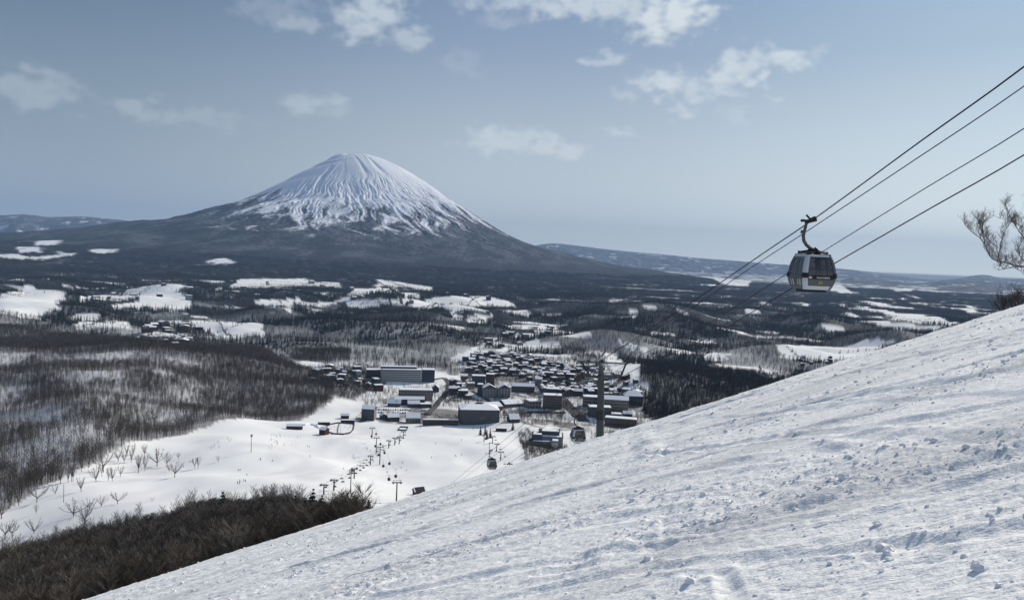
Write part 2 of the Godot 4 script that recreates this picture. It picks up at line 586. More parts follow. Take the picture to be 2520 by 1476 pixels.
# how thick the wood stands at a place: 0 is open snow
func wood(x: float, d: float) -> float:
	var px := 1260.0 + F * x / maxf(d, 1.0)
	if d < 1000.0:
		# the wood just below the slope
		if px < 912.0 and d < steps([-400, 370, 0, 377, 200, 386, 400, 380, 480, 405, 546, 425, 600, 428, 700, 442, 800, 434, 890, 420, 912, 405], px) + n_edge.get_noise_2d(x * 2.0, d * 2.0) * 12.0:
			return 1.0
	if d > 420.0 and d < 1700.0:
		var from := steps([-400, 390, 0, 455, 100, 520, 200, 580, 330, 690, 440, 775, 560, 880, 640, 925, 745, 955, 836, 1120, 840, 9999], px)
		var right := steps([900, 745, 960, 750, 1060, 815, 1150, 832, 1250, 818, 1350, 750, 1500, 690, 1700, 640], d)
		if d > from + n_edge.get_noise_2d(x, d) * 14.0 and px < right:
			var k := 0.70 + n_wood.get_noise_2d(x * 3.0, d * 2.6) * 0.85
			k += 0.5 * smoothstep(330.0, 640.0, px) * smoothstep(950.0, 1100.0, d)
			k += 0.7 * smoothstep(70.0, 0.0, d - from) + 0.6 * smoothstep(60.0, 0.0, right - px)
			k += 0.9 * smoothstep(1215.0, 1290.0, d)
			k -= 0.4 * exp(-pow((d - 1190.0) / 45.0, 2.0)) * smoothstep(420.0, 330.0, px)
			return clampf(k, 0.36, 1.0)
	if px > 1585.0 and d > 820.0 and d < 1560.0:
		# the dark hill to the right of the village
		var near := steps([1580, 1190, 1640, 1010, 1720, 900, 2000, 830, 2600, 800], px)
		if d > near and px < 2900.0 and not in_field(x, d):
			return 1.0
	px += n_edge.get_noise_2d(x * 0.7, d * 0.7) * 45.0
	if d > (1450.0 + n_edge.get_noise_2d(x, d * 0.5) * 60.0 if px > 700.0 and px < 1135.0 else 1745.0 if px >= 1135.0 and px < 1440.0 else 1560.0):
		if d > 4300.0 and px > 1450.0 and far_field(x, d):
			return 0.0
		if d > 1850.0 and d < 4300.0 and nz.far_field.get_noise_2d(x * 1.2 + 900.0, d * 1.5) > 0.40:
			return 0.0
		if in_field(x, d):
			return 0.0
		var k := 0.85 + n_wood.get_noise_2d(x * 0.9, d * 0.9) * 1.0
		if d < 1650.0 and px > 700.0:
			k *= 0.9
		return clampf(k, 0.12, 1.0)
	return 0.0

# trampled and cleared ground, brush and yards between the houses
const YARDS := [
	[0.9, 1140, 905, 1150, 880, 1200, 868, 1300, 872, 1400, 895, 1450, 930, 1500, 948, 1420, 958, 1300, 948, 1210, 940, 1140, 930], [0.75, 735, 912, 800, 902, 890, 905, 935, 925, 950, 950, 905, 972, 860, 985, 820, 975, 760, 945],
	[0.5, 1100, 935, 1180, 940, 1300, 952, 1560, 965, 1600, 985, 1600, 1060, 1400, 1070, 1260, 1040, 1240, 985, 1150, 990, 1100, 990], [0.85, 1030, 1006, 1132, 1010, 1132, 1034, 1060, 1048, 1030, 1040], [0.45, 880, 1000, 1070, 1004, 1070, 1042, 980, 1042, 880, 1036]]
var yards := []

func yard(x: float, d: float) -> float:
	var q := Vector2(x, d)
	var out := 0.0
	for f in yards:
		if f[1].has_point(q) and Geometry2D.is_point_in_polygon(q + Vector2(n_edge.get_noise_2d(x, d), n_edge.get_noise_2d(x + 700.0, d)) * 14.0, f[0]):
			var n := 0.5 + 0.5 * n_edge.get_noise_2d(x * 1.6 + 300.0, d * 1.1)
			out = maxf(out, smoothstep(1.0 - f[2], 1.25 - f[2], n + 0.12))
	return out

func far_field(x: float, d: float) -> bool:
	return nz.far_field.get_noise_2d(x * 0.55, d) > 0.30

func build_ground() -> void:
	var ds := [90.0]
	while ds[-1] < 24000.0:
		var d: float = ds[-1]
		ds.append(d + clampf(d * 0.0125, 2.0, 75.0 if d < 9000.0 else 260.0))
	var cols := 760
	var rows := ds.size()
	var v := PackedVector3Array()
	var c := PackedColorArray()
	v.resize(cols * rows)
	c.resize(cols * rows)
	var grain := noise("grain", 1.0 / 36.0, 2)
	var patch := noise("patch", 1.0 / 330.0, 3)
	for j in rows:
		var d: float = ds[j]
		for i in cols:
			var u := lerpf(-1.05, 1.1, i / (cols - 1.0))
			var x := u * d
			var h := land(x, d)
			var col := Color(0.86, 0.868, 0.852)
			if d > 400.0 and d < 1100.0:
				# the run: packed snow greyer than what the wind left
				col = col.lerp(Color(0.74, 0.745, 0.75), smoothstep(-0.05, 0.5, patch.get_noise_2d(x * 2.6 + 40.0, d * 1.3) + 0.4 * grain.get_noise_2d(x * 1.2, d * 0.5)))
			if d > 900.0 and d < 1850.0 and u > -0.3 and u < 0.2:
				col = col.lerp(Color(0.13, 0.115, 0.105), yard(x, d) * 0.85)
			if d > 380.0 and (d > 1380.0 or u < -0.2 or u > 0.16):
				var w := wood(x, d)
				if w > 0.0:
					# leaf litter and brush between the trunks; beyond four kilometres the canopy itself
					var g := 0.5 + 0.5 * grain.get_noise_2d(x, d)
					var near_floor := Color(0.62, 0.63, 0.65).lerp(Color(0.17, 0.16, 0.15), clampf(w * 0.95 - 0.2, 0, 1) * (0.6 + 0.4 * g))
					var kind := patch.get_noise_2d(x * 0.7, d * 1.4)
					var far_canopy := Color(0.03, 0.036, 0.042).lerp(Color(0.18, 0.205, 0.215), smoothstep(0.02, 0.5, kind * 0.8 + 0.4 * grain.get_noise_2d(x * 0.6, d * 0.3)) * 0.9)
					if w < 0.35:
						far_canopy = far_canopy.lerp(Color(0.6, 0.62, 0.64), (0.35 - w) * 2.0)
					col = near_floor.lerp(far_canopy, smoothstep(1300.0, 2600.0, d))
				if d > 9500.0 and w > 0.0:
					var s := patch.get_noise_2d(x * 0.35 + 77.0, d * 0.9)
					col = col.lerp(Color(0.8, 0.82, 0.85), smoothstep(0.16, 0.24, s))
			# the sheet dips under the volcano, which is a mesh of its own
			var dx := x - SUMMIT_X
			var r := sqrt(dx * dx + (d - SUMMIT_D) * (d - SUMMIT_D))
			if r < 5000.0:
				h -= 50.0 * smoothstep(5000.0, 4500.0, r)
			v[j * cols + i] = Vector3(x, h - smoothstep(130.0, 95.0, d) * 9.0, -d)
			c[j * cols + i] = col
	var m := tinted("snowy_ground", 0.75)
	structure("valley_ground", grid_mesh(v, c, cols, rows), m, "snow covered valley floor, hills and lower ski run below the near slope")

func build_mountain() -> void:
	var cols := 760
	var rs := [0.0]
	while rs[-1] < 5300.0:
		rs.append(rs[-1] + (16.0 if rs[-1] < 2800.0 else 34.0))
	var rows := rs.size()
	var v := PackedVector3Array()
	var c := PackedColorArray()
	v.resize(cols * rows)
	c.resize(cols * rows)
	var gul := noise("gullies", 1.0, 2)
	var gul2 := noise("gullies_fine", 1.0, 2)
	var warp := noise("gully_warp", 1.0 / 700.0, 2)
	var big := noise("flank", 1.0 / 900.0, 2)
	var speck := noise("speck", 1.0 / 34.0, 2)
	var tong := noise("tongues", 1.0, 3)
	var band := noise("bands", 1.0 / 420.0, 3)
	for j in rows:
		var r: float = rs[j]
		for i in cols:
			var th := lerpf(-2.25, 2.25, i / (cols - 1.0))   # 0 faces the camera
			var x := SUMMIT_X + sin(th) * r
			var d := SUMMIT_D - cos(th) * r
			var h := cone(x, d)
			var wv := warp.get_noise_2d(x, d)
			var tt := th + wv * 0.075 * smoothstep(100.0, 1200.0, r)
			var sector := smoothstep(-0.25, 0.45, warp.get_noise_2d(th * 2200.0 + 5000.0, r * 0.35))
			var g := 1.0 - absf(gul.get_noise_2d(tt * 3.4, r / 1000.0)) * 2.0       # ridges at 1
			var g2 := 1.0 - absf(gul2.get_noise_2d(tt * 19.0, r / 420.0 + 40.0)) * 2.0
			var amp := smoothstep(90.0, 800.0, r) * lerpf(1.0, 0.3, smoothstep(1700.0, 3300.0, r)) * (1.0 - smoothstep(4200.0, 4800.0, r))
			h += amp * (21.0 * (g - 0.6) * sector + 15.0 * (g2 - 0.6) * smoothstep(700.0, 1500.0, r)) + big.get_noise_2d(x, d) * 16.0 * smoothstep(500.0, 1500.0, r) * (1.0 - smoothstep(4000.0, 4700.0, r))
			# the rim of the crater: a notch between two knobs
			h -= 16.0 * exp(-pow((x - SUMMIT_X - 10.0) / 45.0, 2.0)) * smoothstep(400.0, 100.0, r)
			h += speck.get_noise_2d(x, d) * 4.0 * smoothstep(600.0, 1500.0, r)
			var s := 0.55 * g + 0.45 * g2
			var left := smoothstep(300.0, -1600.0, x - SUMMIT_X)
			var line := 400.0 + 210.0 * left + 150.0 * smoothstep(500.0, 1700.0, x - SUMMIT_X) + 190.0 * big.get_noise_2d(x + 3000.0, d)
			# tongues of snow run down the gullies, spurs of scrub climb between them
			var tongue: float = 0.8 * tong.get_noise_2d(tt * 6.0, r / 700.0) + 0.7 * tong.get_noise_2d(tt * 17.0 + 50.0, r / 420.0)
			var zone := smoothstep(980.0, 650.0, h) * smoothstep(-60.0, 180.0, h)
			var f := (line - h) / 420.0 + tongue * 0.95 * zone + speck.get_noise_2d(x * 1.3, d * 0.6) * 0.4 * smoothstep(1050.0, 650.0, h)
			f += 0.25 * left * smoothstep(1000.0, 500.0, h)
			f = smoothstep(-0.18, 0.42, f)
			var dark := Color(0.022, 0.027, 0.034)
			# leafless stands let the snow show through
			var open := smoothstep(0.0, 0.6, band.get_noise_2d(x * 1.3, d * 0.4) + 0.9 * speck.get_noise_2d(x * 0.8, d * 0.5) + 0.25 * tongue)
			dark = dark.lerp(Color(0.16, 0.17, 0.19), open * 0.6 * smoothstep(-150.0, 0.0, h))
			dark = dark.lerp(Color(0.22, 0.23, 0.25), clampf(tongue * -0.9, 0, 1) * smoothstep(4200.0, 2200.0, r) * 0.6)
			var col := Color(0.84, 0.86, 0.9).lerp(dark, f)
			if r > 3300.0 and in_field(x, d):
				col = Color(0.83, 0.85, 0.88)
			var edge := smoothstep(4800.0, 5300.0, r)
			v[j * cols + i] = Vector3(x, maxf(h, PLAIN) + 2.0 - 30.0 * edge, -d)
			c[j * cols + i] = col
	var mm := structure("volcano", grid_mesh(v, c, cols, rows, true), tinted("mountain_snow", 0.85), "snow capped cone of the volcano with forested foot and gullied white summit")
	mm.set_meta("category", "mountain")

func ridge(called: String, line: Array, dist: float, depth: float, label: String, snow: float, _seed: int) -> void:
	var cols := 420
	var rows := 46
	var v := PackedVector3Array()
	var c := PackedColorArray()
	v.resize(cols * rows)
	c.resize(cols * rows)
	var bump := noise(called + "_bump", 1.0 / 900.0, 4)
	var patch := noise(called + "_patch", 1.0 / 520.0, 4)
	var crest := []
	var pos := []
	for i in range(0, line.size(), 2):
		var p := at(line[i], line[i + 1], dist)
		pos.append(p.x)
		crest.append(p.y)
	for j in rows:
		var t := j / (rows - 1.0)
		for i in cols:
			var x0 := lerpf(pos[0], pos[-1], i / (cols - 1.0))
			var k := 0
			while k < pos.size() - 2 and x0 >= pos[k + 1]:
				k += 1
			var tt := clampf((x0 - pos[k]) / (pos[k + 1] - pos[k]), 0, 1)
			var top: float = cub(crest[maxi(k - 1, 0)], crest[k], crest[k + 1], crest[mini(k + 2, crest.size() - 1)], tt)
			var d := dist + (t - 0.75) * depth
			var x := x0 * d / dist
			var shape := pow(sin(clampf(t / 0.75, 0, 1) * PI * 0.5), 1.6) if t < 0.75 else 1.0 - 0.5 * smoothstep(0.75, 1.0, t)
			var h := lerpf(PLAIN - 25.0, top, shape)
			h += bump.get_noise_2d(x, d) * (top - PLAIN) * 0.22 * (1.0 - pow(shape, 4.0)) * smoothstep(0.0, 0.3, t) + bump.get_noise_2d(x * 3.0, d * 3.0) * 9.0
			var n := patch.get_noise_2d(x * 0.8, d * 0.8)
			var col := Color(0.05, 0.056, 0.062).lerp(Color(0.8, 0.82, 0.86), smoothstep(snow, snow + 0.12, n))
			col = col.lerp(Color(0.3, 0.31, 0.33), 0.5 * smoothstep(-0.1, 0.5, patch.get_noise_2d(x * 2.5, d * 1.2 + 500.0)))
			v[j * cols + i] = Vector3(x, h, -d)
			c[j * cols + i] = col
	structure(called, grid_mesh(v, c, cols, rows), tinted("far_hill", 0.9), label)

func build_far_hills() -> void:
	ridge("distant_hills", [-500, 520, -200, 524, 0, 530, 60, 528, 120, 534, 200, 533, 260, 538, 330, 545, 380, 551, 500, 562, 640, 575], 17500.0, 5000.0, "hazy blue hills with white snow fields at the left edge, beyond the volcano", 0.36, 1)
	ridge("distant_hills", [1150, 616, 1250, 608, 1300, 606, 1360, 599, 1400, 602, 1480, 612, 1560, 620, 1640, 627, 1720, 635, 1800, 641, 1900, 649, 1990, 655, 2100, 664, 2200, 677, 2290, 688, 2350, 686, 2420, 676, 2460, 683, 2560, 688, 2900, 700], 26000.0, 7000.0, "faintest range on the horizon, right of the volcano", 0.34, 2)
	ridge("distant_hills", [1900, 694, 2000, 692, 2060, 690, 2100, 684, 2150, 688, 2200, 690, 2250, 697, 2300, 692, 2350, 688, 2400, 688, 2440, 692, 2500, 697, 2600, 700, 2900, 702], 15500.0, 3600.0, "rounded blue hills behind the gondola cabin and the birch", 0.42, 3)
	ridge("distant_hills", [1950, 716, 2050, 712, 2150, 706, 2250, 716, 2330, 708, 2400, 704, 2450, 712, 2520, 718, 2700, 714, 2900, 722], 11500.0, 2400.0, "nearest low wooded hills at the right, below the rounded ones", 0.42, 4)

# ------------------------------------------------------------------ the near slope

# ski tracks in the photograph: half width, depth (a groove) or height (a berm, negative), then points
const TRACKS := [
	[0.16, 0.09, 2520, 985, 2300, 1030, 2100, 1062, 1850, 1085, 1600, 1120, 1400, 1175], [0.14, 0.09, 2520, 1150, 2250, 1215, 2000, 1262, 1750, 1310, 1500, 1352, 1250, 1400, 900, 1476], [0.18, 0.1, 2520, 870, 2250, 935, 1950, 1000, 1700, 1062, 1500, 1118],
	[0.12, 0.08, 2520, 1300, 2300, 1330, 2050, 1350, 1800, 1372, 1500, 1410, 1200, 1476], [0.15, 0.09, 2200, 1010, 2000, 1050, 1780, 1110, 1560, 1165, 1300, 1235, 1050, 1310, 700, 1400], [0.12, 0.08, 1900, 1140, 1700, 1205, 1450, 1262, 1150, 1340, 850, 1420],
	[0.35, 0.14, 2520, 1096, 2380, 1140, 2270, 1172, 2160, 1204, 2060, 1228, 1940, 1249, 1806, 1285, 1685, 1312, 1600, 1335], [0.25, 0.1, 1542, 1190, 1483, 1210, 1402, 1240, 1310, 1278, 1200, 1310],
	[0.25, 0.1, 1640, 1258, 1509, 1278, 1423, 1294, 1329, 1326, 1180, 1370, 1000, 1420], [0.22, 0.1, 1628, 1337, 1550, 1364, 1488, 1375, 1380, 1390], [0.25, 0.09, 2100, 1105, 1940, 1128, 1806, 1143, 1644, 1173, 1560, 1190],
	[0.3, -0.16, 1578, 1062, 1584, 1084, 1594, 1108, 1580, 1132, 1572, 1150], [0.3, -0.12, 1610, 1070, 1606, 1100, 1618, 1120], [0.25, -0.1, 1450, 1155, 1424, 1180, 1400, 1210], [0.08, -0.06, 1782, 1375, 1833, 1399, 1870, 1435, 1914, 1480],
	[0.07, 0.06, 1782, 1400, 1792, 1430, 1810, 1490], [0.22, 0.1, 2520, 905, 2420, 925, 2300, 950, 2100, 975, 2000, 990], [0.2, 0.08, 2520, 1210, 2400, 1235, 2310, 1262], [0.2, 0.08, 2200, 1075, 2080, 1100, 1960, 1112],
	[0.2, 0.08, 1900, 1030, 1780, 1060, 1700, 1085], [0.3, 0.07, 2520, 820, 2380, 850, 2200, 890, 2000, 945], [0.2, -0.07, 2520, 800, 2350, 850, 2150, 905, 1900, 975, 1700, 1040], [0.22, 0.09, 2520, 1075, 2300, 1080, 2060, 1076],
	[0.22, 0.08, 1350, 1200, 1200, 1240, 1080, 1290, 900, 1340], [0.22, 0.08, 1250, 1300, 1050, 1360, 860, 1430], [0.2, -0.07, 1200, 1180, 1080, 1225, 900, 1300], [0.18, 0.08, 2050, 1260, 1960, 1275, 1880, 1300], [0.16, 0.08, 2000, 1340, 1880, 1370, 1740, 1400]]
var tracks := []

func relief(x: float, d: float) -> float:
	var far := smoothstep(8.0, 34.0, d)
	var r: float = nz.swell.get_noise_2d(x * 0.4 - d * 0.1, d) * 0.055
	# the slope is skied across: streaks run along it
	var a := x * 0.16 + d * 0.05
	r += nz.streak.get_noise_2d(a, d * 0.95 - x * 0.06) * lerpf(0.03, 0.06, far)
	r += nz.streak_fine.get_noise_2d(a * 1.6, d - x * 0.05) * lerpf(0.010, 0.026, far)
	var mask := chop(x, d)
	# short scrapes and the crust broken between them
	var s1: float = nz.scrape.get_noise_2d(x * 0.42, d)
	r -= maxf(s1 - 0.08, 0.0) * (0.35 + 0.65 * mask) * lerpf(0.042, 0.13, far)
	r += maxf(-s1 - 0.25, 0.0) * lerpf(0.05, 0.10, far) * (0.3 + mask)
	var l: float = nz.lump.get_noise_2d(x * 0.7, d)
	r += maxf(l, -0.1) * (mask + 0.15) * lerpf(0.011, 0.022, far)
	r += maxf(nz.clod.get_noise_2d(x * 0.8, d) - 0.12, 0.0) * (0.008 + 0.03 * mask) * (1.0 - far)
	r += nz.crumb.get_noise_2d(x * 0.6, d) * (0.007 + 0.007 * mask) * (1.0 - far * 0.8)
	r -= maxf(nz.dash.get_noise_2d(x * 0.4, d) - 0.18, 0.0) * lerpf(0.035, 0.075, far)
	return r

func chop(x: float, d: float) -> float:
	return smoothstep(-0.12, 0.35, nz.chop.get_noise_2d(x * 0.5, d))

func track_depth(x: float, d: float) -> float:
	var q := Vector2(x, d)
	var out := 0.0
	for t in tracks:
		if not t[0].has_point(q):
			continue
		var best := 1e9
		var pts: PackedVector2Array = t[3]
		for i in pts.size() - 1:
			var n := Geometry2D.get_closest_point_to_segment(q, pts[i], pts[i + 1])
			best = minf(best, n.distance_squared_to(q))
		best = sqrt(best) / t[1]
		if best < 2.2:
			var shape := exp(-best * best * 1.6) - 0.45 * exp(-pow((best - 1.45) * 2.2, 2.0))
			out -= shape * t[2] * (0.9 if t[2] > 0.0 else 0.25) * lerpf(0.5, 1.25, smoothstep(5.0, 26.0, d)) * (0.7 + 0.5 * nz.lump.get_noise_2d(x * 0.5, d * 0.5))
	return out

func slope_point(px: float, py: float) -> Vector3:
	var r := ray(px, py)
	# first crossing with the smooth slope
	var d := 1.0
	while d < 140.0:
		if r.y * d <= slope(r.x * d, d):
			return Vector3(r.x * d, r.y * d, -d)
		d *= 1.004
	return Vector3(r.x * 48.0, slope(r.x * 48.0, 48.0), -48.0)

func build_foreground() -> void:
	noise("swell", 1.0 / 7.0, 2)
	noise("streak", 1.0 / 1.3, 3)
	noise("streak_fine", 1.0 / 0.42, 2)
	noise("dash", 1.0 / 0.2, 2)
	noise("scrape", 1.0 / 0.5, 3)
	noise("chop", 1.0 / 4.2, 3)
	noise("lump", 1.0 / 0.55, 2)
	noise("clod", 1.0 / 0.22, 2)
	noise("crumb", 1.0 / 0.1, 2)
	for t in TRACKS:
		var pts := PackedVector2Array()
		for i in range(2, t.size(), 2):
			var p := slope_point(t[i], t[i + 1])
			pts.append(Vector2(p.x, -p.z))
		var box := Rect2(pts[0], Vector2.ZERO)
		for p in pts:
			box = box.expand(p)
		tracks.append([box.grow(t[0] * 2.5), t[0], t[1], pts])
	var ds := [2.2]
	while ds[-1] < 150.0:
		var d: float = ds[-1]
		ds.append(d + d * (0.0072 if d < 70.0 else 0.016))
	var cols := 900
	var rows := ds.size()
	var v := PackedVector3Array()
	var c := PackedColorArray()
	v.resize(cols * rows)
	c.resize(cols * rows)
	for j in rows:
		var d: float = ds[j]
		for i in cols:
			var x := lerpf(-0.85, 0.95, i / (cols - 1.0)) * d
			# wind crust and scraped ice are greyer than loose snow
			var ice := smoothstep(-0.1, 0.45, nz.streak.get_noise_2d(x * 0.11 + d * 0.02 + 90.0, d * 0.4 - x * 0.03))
			c[j * cols + i] = Color(0.90, 0.905, 0.885).lerp(Color(0.70, 0.71, 0.705), ice * 0.85)
			v[j * cols + i] = Vector3(x, slope(x, d) + relief(x, d) + track_depth(x, d) - smoothstep(120.0, 150.0, d) * 3.0, -d)
	var m := tinted("slope_snow", 0.95)
	m.normal_enabled = true
	m.normal_scale = 0.5
	m.normal_texture = grain_map()
	m.uv1_triplanar = true
	m.uv1_world_triplanar = true
	m.uv1_scale = Vector3(0.34, 0.6, 0.72)
	structure("ski_slope", grid_mesh(v, c, cols, rows), m, "steep near snow slope, skied up and full of tracks and clods")
	# clods thrown up by skis, lying on the slope
	var clods := [Crowd.new(), Crowd.new(), Crowd.new()]
	var g := RandomNumberGenerator.new()
	g.seed = 3
	var made := 0
	while made < 6500:
		var d := 3.2 * pow(22.0, g.randf())
		var x := g.randf_range(-0.7, 0.75) * d
		if g.randf() > pow(chop(x, d), 1.5) + 0.06:
			continue
		var s := 0.0095 * pow(g.randf(), -0.40) * lerpf(1.0, 2.2, smoothstep(4.0, 40.0, d))
		s = minf(s, 0.055)
		var y := slope(x, d) + relief(x, d) + track_depth(x, d)
		clods[made % 3].put(Vector3(x, y + s * 0.05, -d), g.randf() * TAU, s * g.randf_range(0.9, 1.5), s * g.randf_range(0.45, 0.95), Color(0.89, 0.887, 0.875))
		made += 1
	for k in 3:
		stuff("snow_clods", clods[k], clod_mesh(k), m, "loose lumps of snow scattered in the churned strips of the slope", "snow")

func grain_map() -> NoiseTexture2D:
	var n := noise("snow_grain", 1.0 / 46.0, 5)
	n.fractal_gain = 0.62
	var t := NoiseTexture2D.new()
	t.width = 1024
	t.height = 1024
	t.seamless = true
	t.noise = n
	t.as_normal_map = true
	t.bump_strength = 14.0
	return t

func clod_mesh(seed_: int) -> ArrayMesh:
	var g := RandomNumberGenerator.new()
	g.seed = 100 + seed_
	var t := Tri.new()
	var rings := []
	for j in 4:
		var a := [1.15, 0.62, 0.0, -0.6][j] as float
		var ring := []
		for k in 7:
			var w := TAU * k / 7.0
			ring.append(Vector3(cos(w) * cos(a), sin(a), sin(w) * cos(a)) * g.randf_range(0.7, 1.25))
		rings.append(ring)
	for j in 3:
		for k in 7:
			t.q(rings[j][k], rings[j][(k + 1) % 7], rings[j + 1][(k + 1) % 7], rings[j + 1][k])
	for k in range(1, 6):
		t.t(rings[0][0], rings[0][k + 1], rings[0][k])
	return t.mesh()

func ribbon(pts: Array, width: float, lift := 0.4) -> ArrayMesh:
	# a strip that follows the land
	var c := Curve3D.new()
	var g := []
	for i in range(0, pts.size(), 2):
		g.append(on_ground(pts[i], pts[i + 1]))
	for i in g.size():
		var tn: Vector3 = (g[mini(i + 1, g.size() - 1)] - g[maxi(i - 1, 0)]) * 0.22
		c.add_point(g[i], -tn, tn)
	c.bake_interval = 6.0
	var b := c.get_baked_points()
	var t := Tri.new()
	var pl := Vector3()
	var pr := Vector3()
	for i in b.size():
		var dir := (b[mini(i + 1, b.size() - 1)] - b[maxi(i - 1, 0)])
		var side := Vector3(-dir.z, 0, dir.x).normalized() * width * 0.5
		var l := b[i] - side
		var r := b[i] + side
		l.y = land(l.x, -l.z) + lift
		r.y = land(r.x, -r.z) + lift
		if i > 0:
			t.q(pl, l, r, pr)
		pl = l
		pr = r
	return t.mesh()

func build_roads() -> void:
	var wet := mat("wet_asphalt", 0.06, 0.058, 0.055, 0.6)
	var sanded := mat("sanded_road", 0.1, 0.092, 0.082, 0.85)
	var rd := [
		[[1092, 930, 1103, 942, 1104, 955, 1094, 972, 1078, 990, 1062, 1008, 1052, 1022], 9.0, sanded, "brown sanded road curving down past the long hotel"],
		[[1376, 978, 1392, 994, 1408, 1008, 1424, 1024, 1440, 1038], 16.0, sanded, "broad brown road running down to the right of the brown hotel"],
		[[1062, 936, 1085, 931, 1092, 930], 7.0, sanded, "short road passing the end of the long hotel"],
		[[1176, 945, 1200, 932, 1260, 926, 1330, 932, 1400, 940], 6.0, wet, "dark street across the lower part of the hillside village"],
		[[1260, 926, 1240, 908, 1226, 892, 1215, 880], 6.0, wet, "dark lane climbing back through the hillside village"],
		[[1150, 905, 1226, 900, 1300, 905, 1390, 918], 6.0, wet, "dark cross street in the upper part of the hillside village"],
		[[1400, 940, 1398, 960, 1376, 978], 8.0, wet, "dark street coming down to the broad brown road"],
		[[1316, 968, 1350, 972, 1400, 972, 1440, 976, 1500, 980], 7.0, wet, "dark street behind the square brown hotel"],
		[[884, 1038, 930, 1030, 990, 1040, 1046, 1042], 7.0, sanded, "trodden brown lane past the white roofed huts"],
		[[1240, 1022, 1290, 1016, 1340, 1014, 1392, 1016], 9.0, wet, "wet yard between the big grey hall and the gondola station"],
		[[752, 940, 800, 946, 860, 952, 900, 948, 940, 944], 6.0, wet, "dark lane through the left end of the village"],
		[[1160, 962, 1175, 970, 1200, 985, 1222, 998], 7.0, wet, "narrow street in front of the pale twin houses"],
		[[342, 708, 300, 722, 255, 740, 241, 748, 243, 760, 255, 770, 290, 782], 12.0, wet, "dark road looping through the white fields at the left"],
		[[380, 812, 430, 822, 465, 834, 470, 840, 450, 850], 12.0, wet, "dark road bending through the hamlet at the left"],
		[[560, 705, 570, 694, 578, 686], 12.0, wet, "straight road beside the far left field"],
		[[925, 690, 945, 702, 965, 716, 985, 732, 1005, 742], 12.0, wet, "tree lined road crossing the fields below the volcano"]]
	for r in rd:
		structure("road", ribbon(r[0], r[1]), r[2], r[3])

# ------------------------------------------------------------------ woods

# a leafless tree one unit tall: a stem, limbs that fork upwards and blade thin twigs
func bare_tree(seed_: int, limbs: int, twigs: int, w: float, start := 0.3, spread_ := 0.3, both: Array = []) -> Tri:
	var g := RandomNumberGenerator.new()
	g.seed = seed_
	var t: Tri = both[0] if both else Tri.new()
	var crown: Tri = both[1] if both else t
	var lean := Vector3(g.randf_range(-0.05, 0.05), 0, g.randf_range(-0.05, 0.05))
	var top := Vector3(0, 0.86, 0) + lean
	var dark := Color(0.8, 0.8, 0.8)
	t.tube([Vector3(0, -0.06, 0), top * 0.45, top], [w * 1.0, w * 0.75, w * 0.25], 4, dark)
	for i in limbs:
		var f := lerpf(start, 0.92, (i + g.randf() * 0.6) / limbs)
		var a := TAU * (i * 0.382 + g.randf() * 0.12)
		var o := top * (f / 0.92)
		var out := Vector3(cos(a), 0, sin(a))
		var ln := lerpf(0.42, 0.18, (f - start) / maxf(0.92 - start, 0.01)) * g.randf_range(0.8, 1.15)
		var dir := (out * spread_ * 2.2 + Vector3.UP * g.randf_range(0.55, 1.0)).normalized()
		var e := o + dir * ln
		crown.tube([o, o + dir * ln * 0.5 - Vector3.UP * 0.01, e], [w * 0.5, w * 0.36, w * 0.14], 3, dark)
		for k in twigs:
			var q := o.lerp(e, g.randf_range(0.3, 1.0))
			var b := a + g.randf_range(-1.3, 1.3)
			var td := (Vector3(cos(b), 0, sin(b)) * g.randf_range(0.25, 1.0) + Vector3.UP * g.randf_range(0.3, 1.0)).normalized()
			crown.blade(q, td * g.randf_range(0.09, 0.2), w * g.randf_range(0.45, 0.95), Vector3(g.randf() - 0.5, g.randf() * 0.3, g.randf() - 0.5), Color.WHITE * g.randf_range(0.8, 1.2))
	return t

# an open grown tree: a short stem that forks low into a fan of limbs
func vase_tree(seed_: int, wide: float, trunk: Tri, crown: Tri) -> void:
	var g := RandomNumberGenerator.new()
	g.seed = seed_
	var fork := g.randf_range(0.16, 0.3)
	trunk.tube([Vector3(0, -0.05, 0), Vector3(0.01, fork * 0.6, 0.0), Vector3(0, fork + 0.06, 0)], [0.021, 0.017, 0.014], 5)
	for i in 9:
		var a := TAU * (i * 0.382 + g.randf() * 0.15)
		var out := Vector3(cos(a), 0, sin(a)) * wide * g.randf_range(0.12, 0.42)
		var o := Vector3(0, fork * g.randf_range(0.7, 1.15), 0)
		var tip := out + Vector3.UP * g.randf_range(0.78, 1.0) * (1.0 - 0.18 * out.length())
		var m := o.lerp(tip, 0.5) + out * 0.18
		crown.tube([o, m, tip], [0.011, 0.008, 0.003], 4, Color(0.85, 0.85, 0.85))
		for k in 46:
			var f := pow(g.randf(), 0.7)
			var q := o.lerp(m, f * 2.0) if f < 0.5 else m.lerp(tip, f * 2.0 - 1.0)
			if f < 0.25:
				continue
			var td := (Vector3(g.randf_range(-1, 1), g.randf_range(0.1, 1.1), g.randf_range(-1, 1)) + out * 1.2).normalized()
			crown.blade(q, td * g.randf_range(0.07, 0.17), g.randf_range(0.005, 0.0095), Vector3(g.randf() - 0.5, g.randf() * 0.3, g.randf() - 0.5), Color.WHITE * g.randf_range(0.8, 1.25))

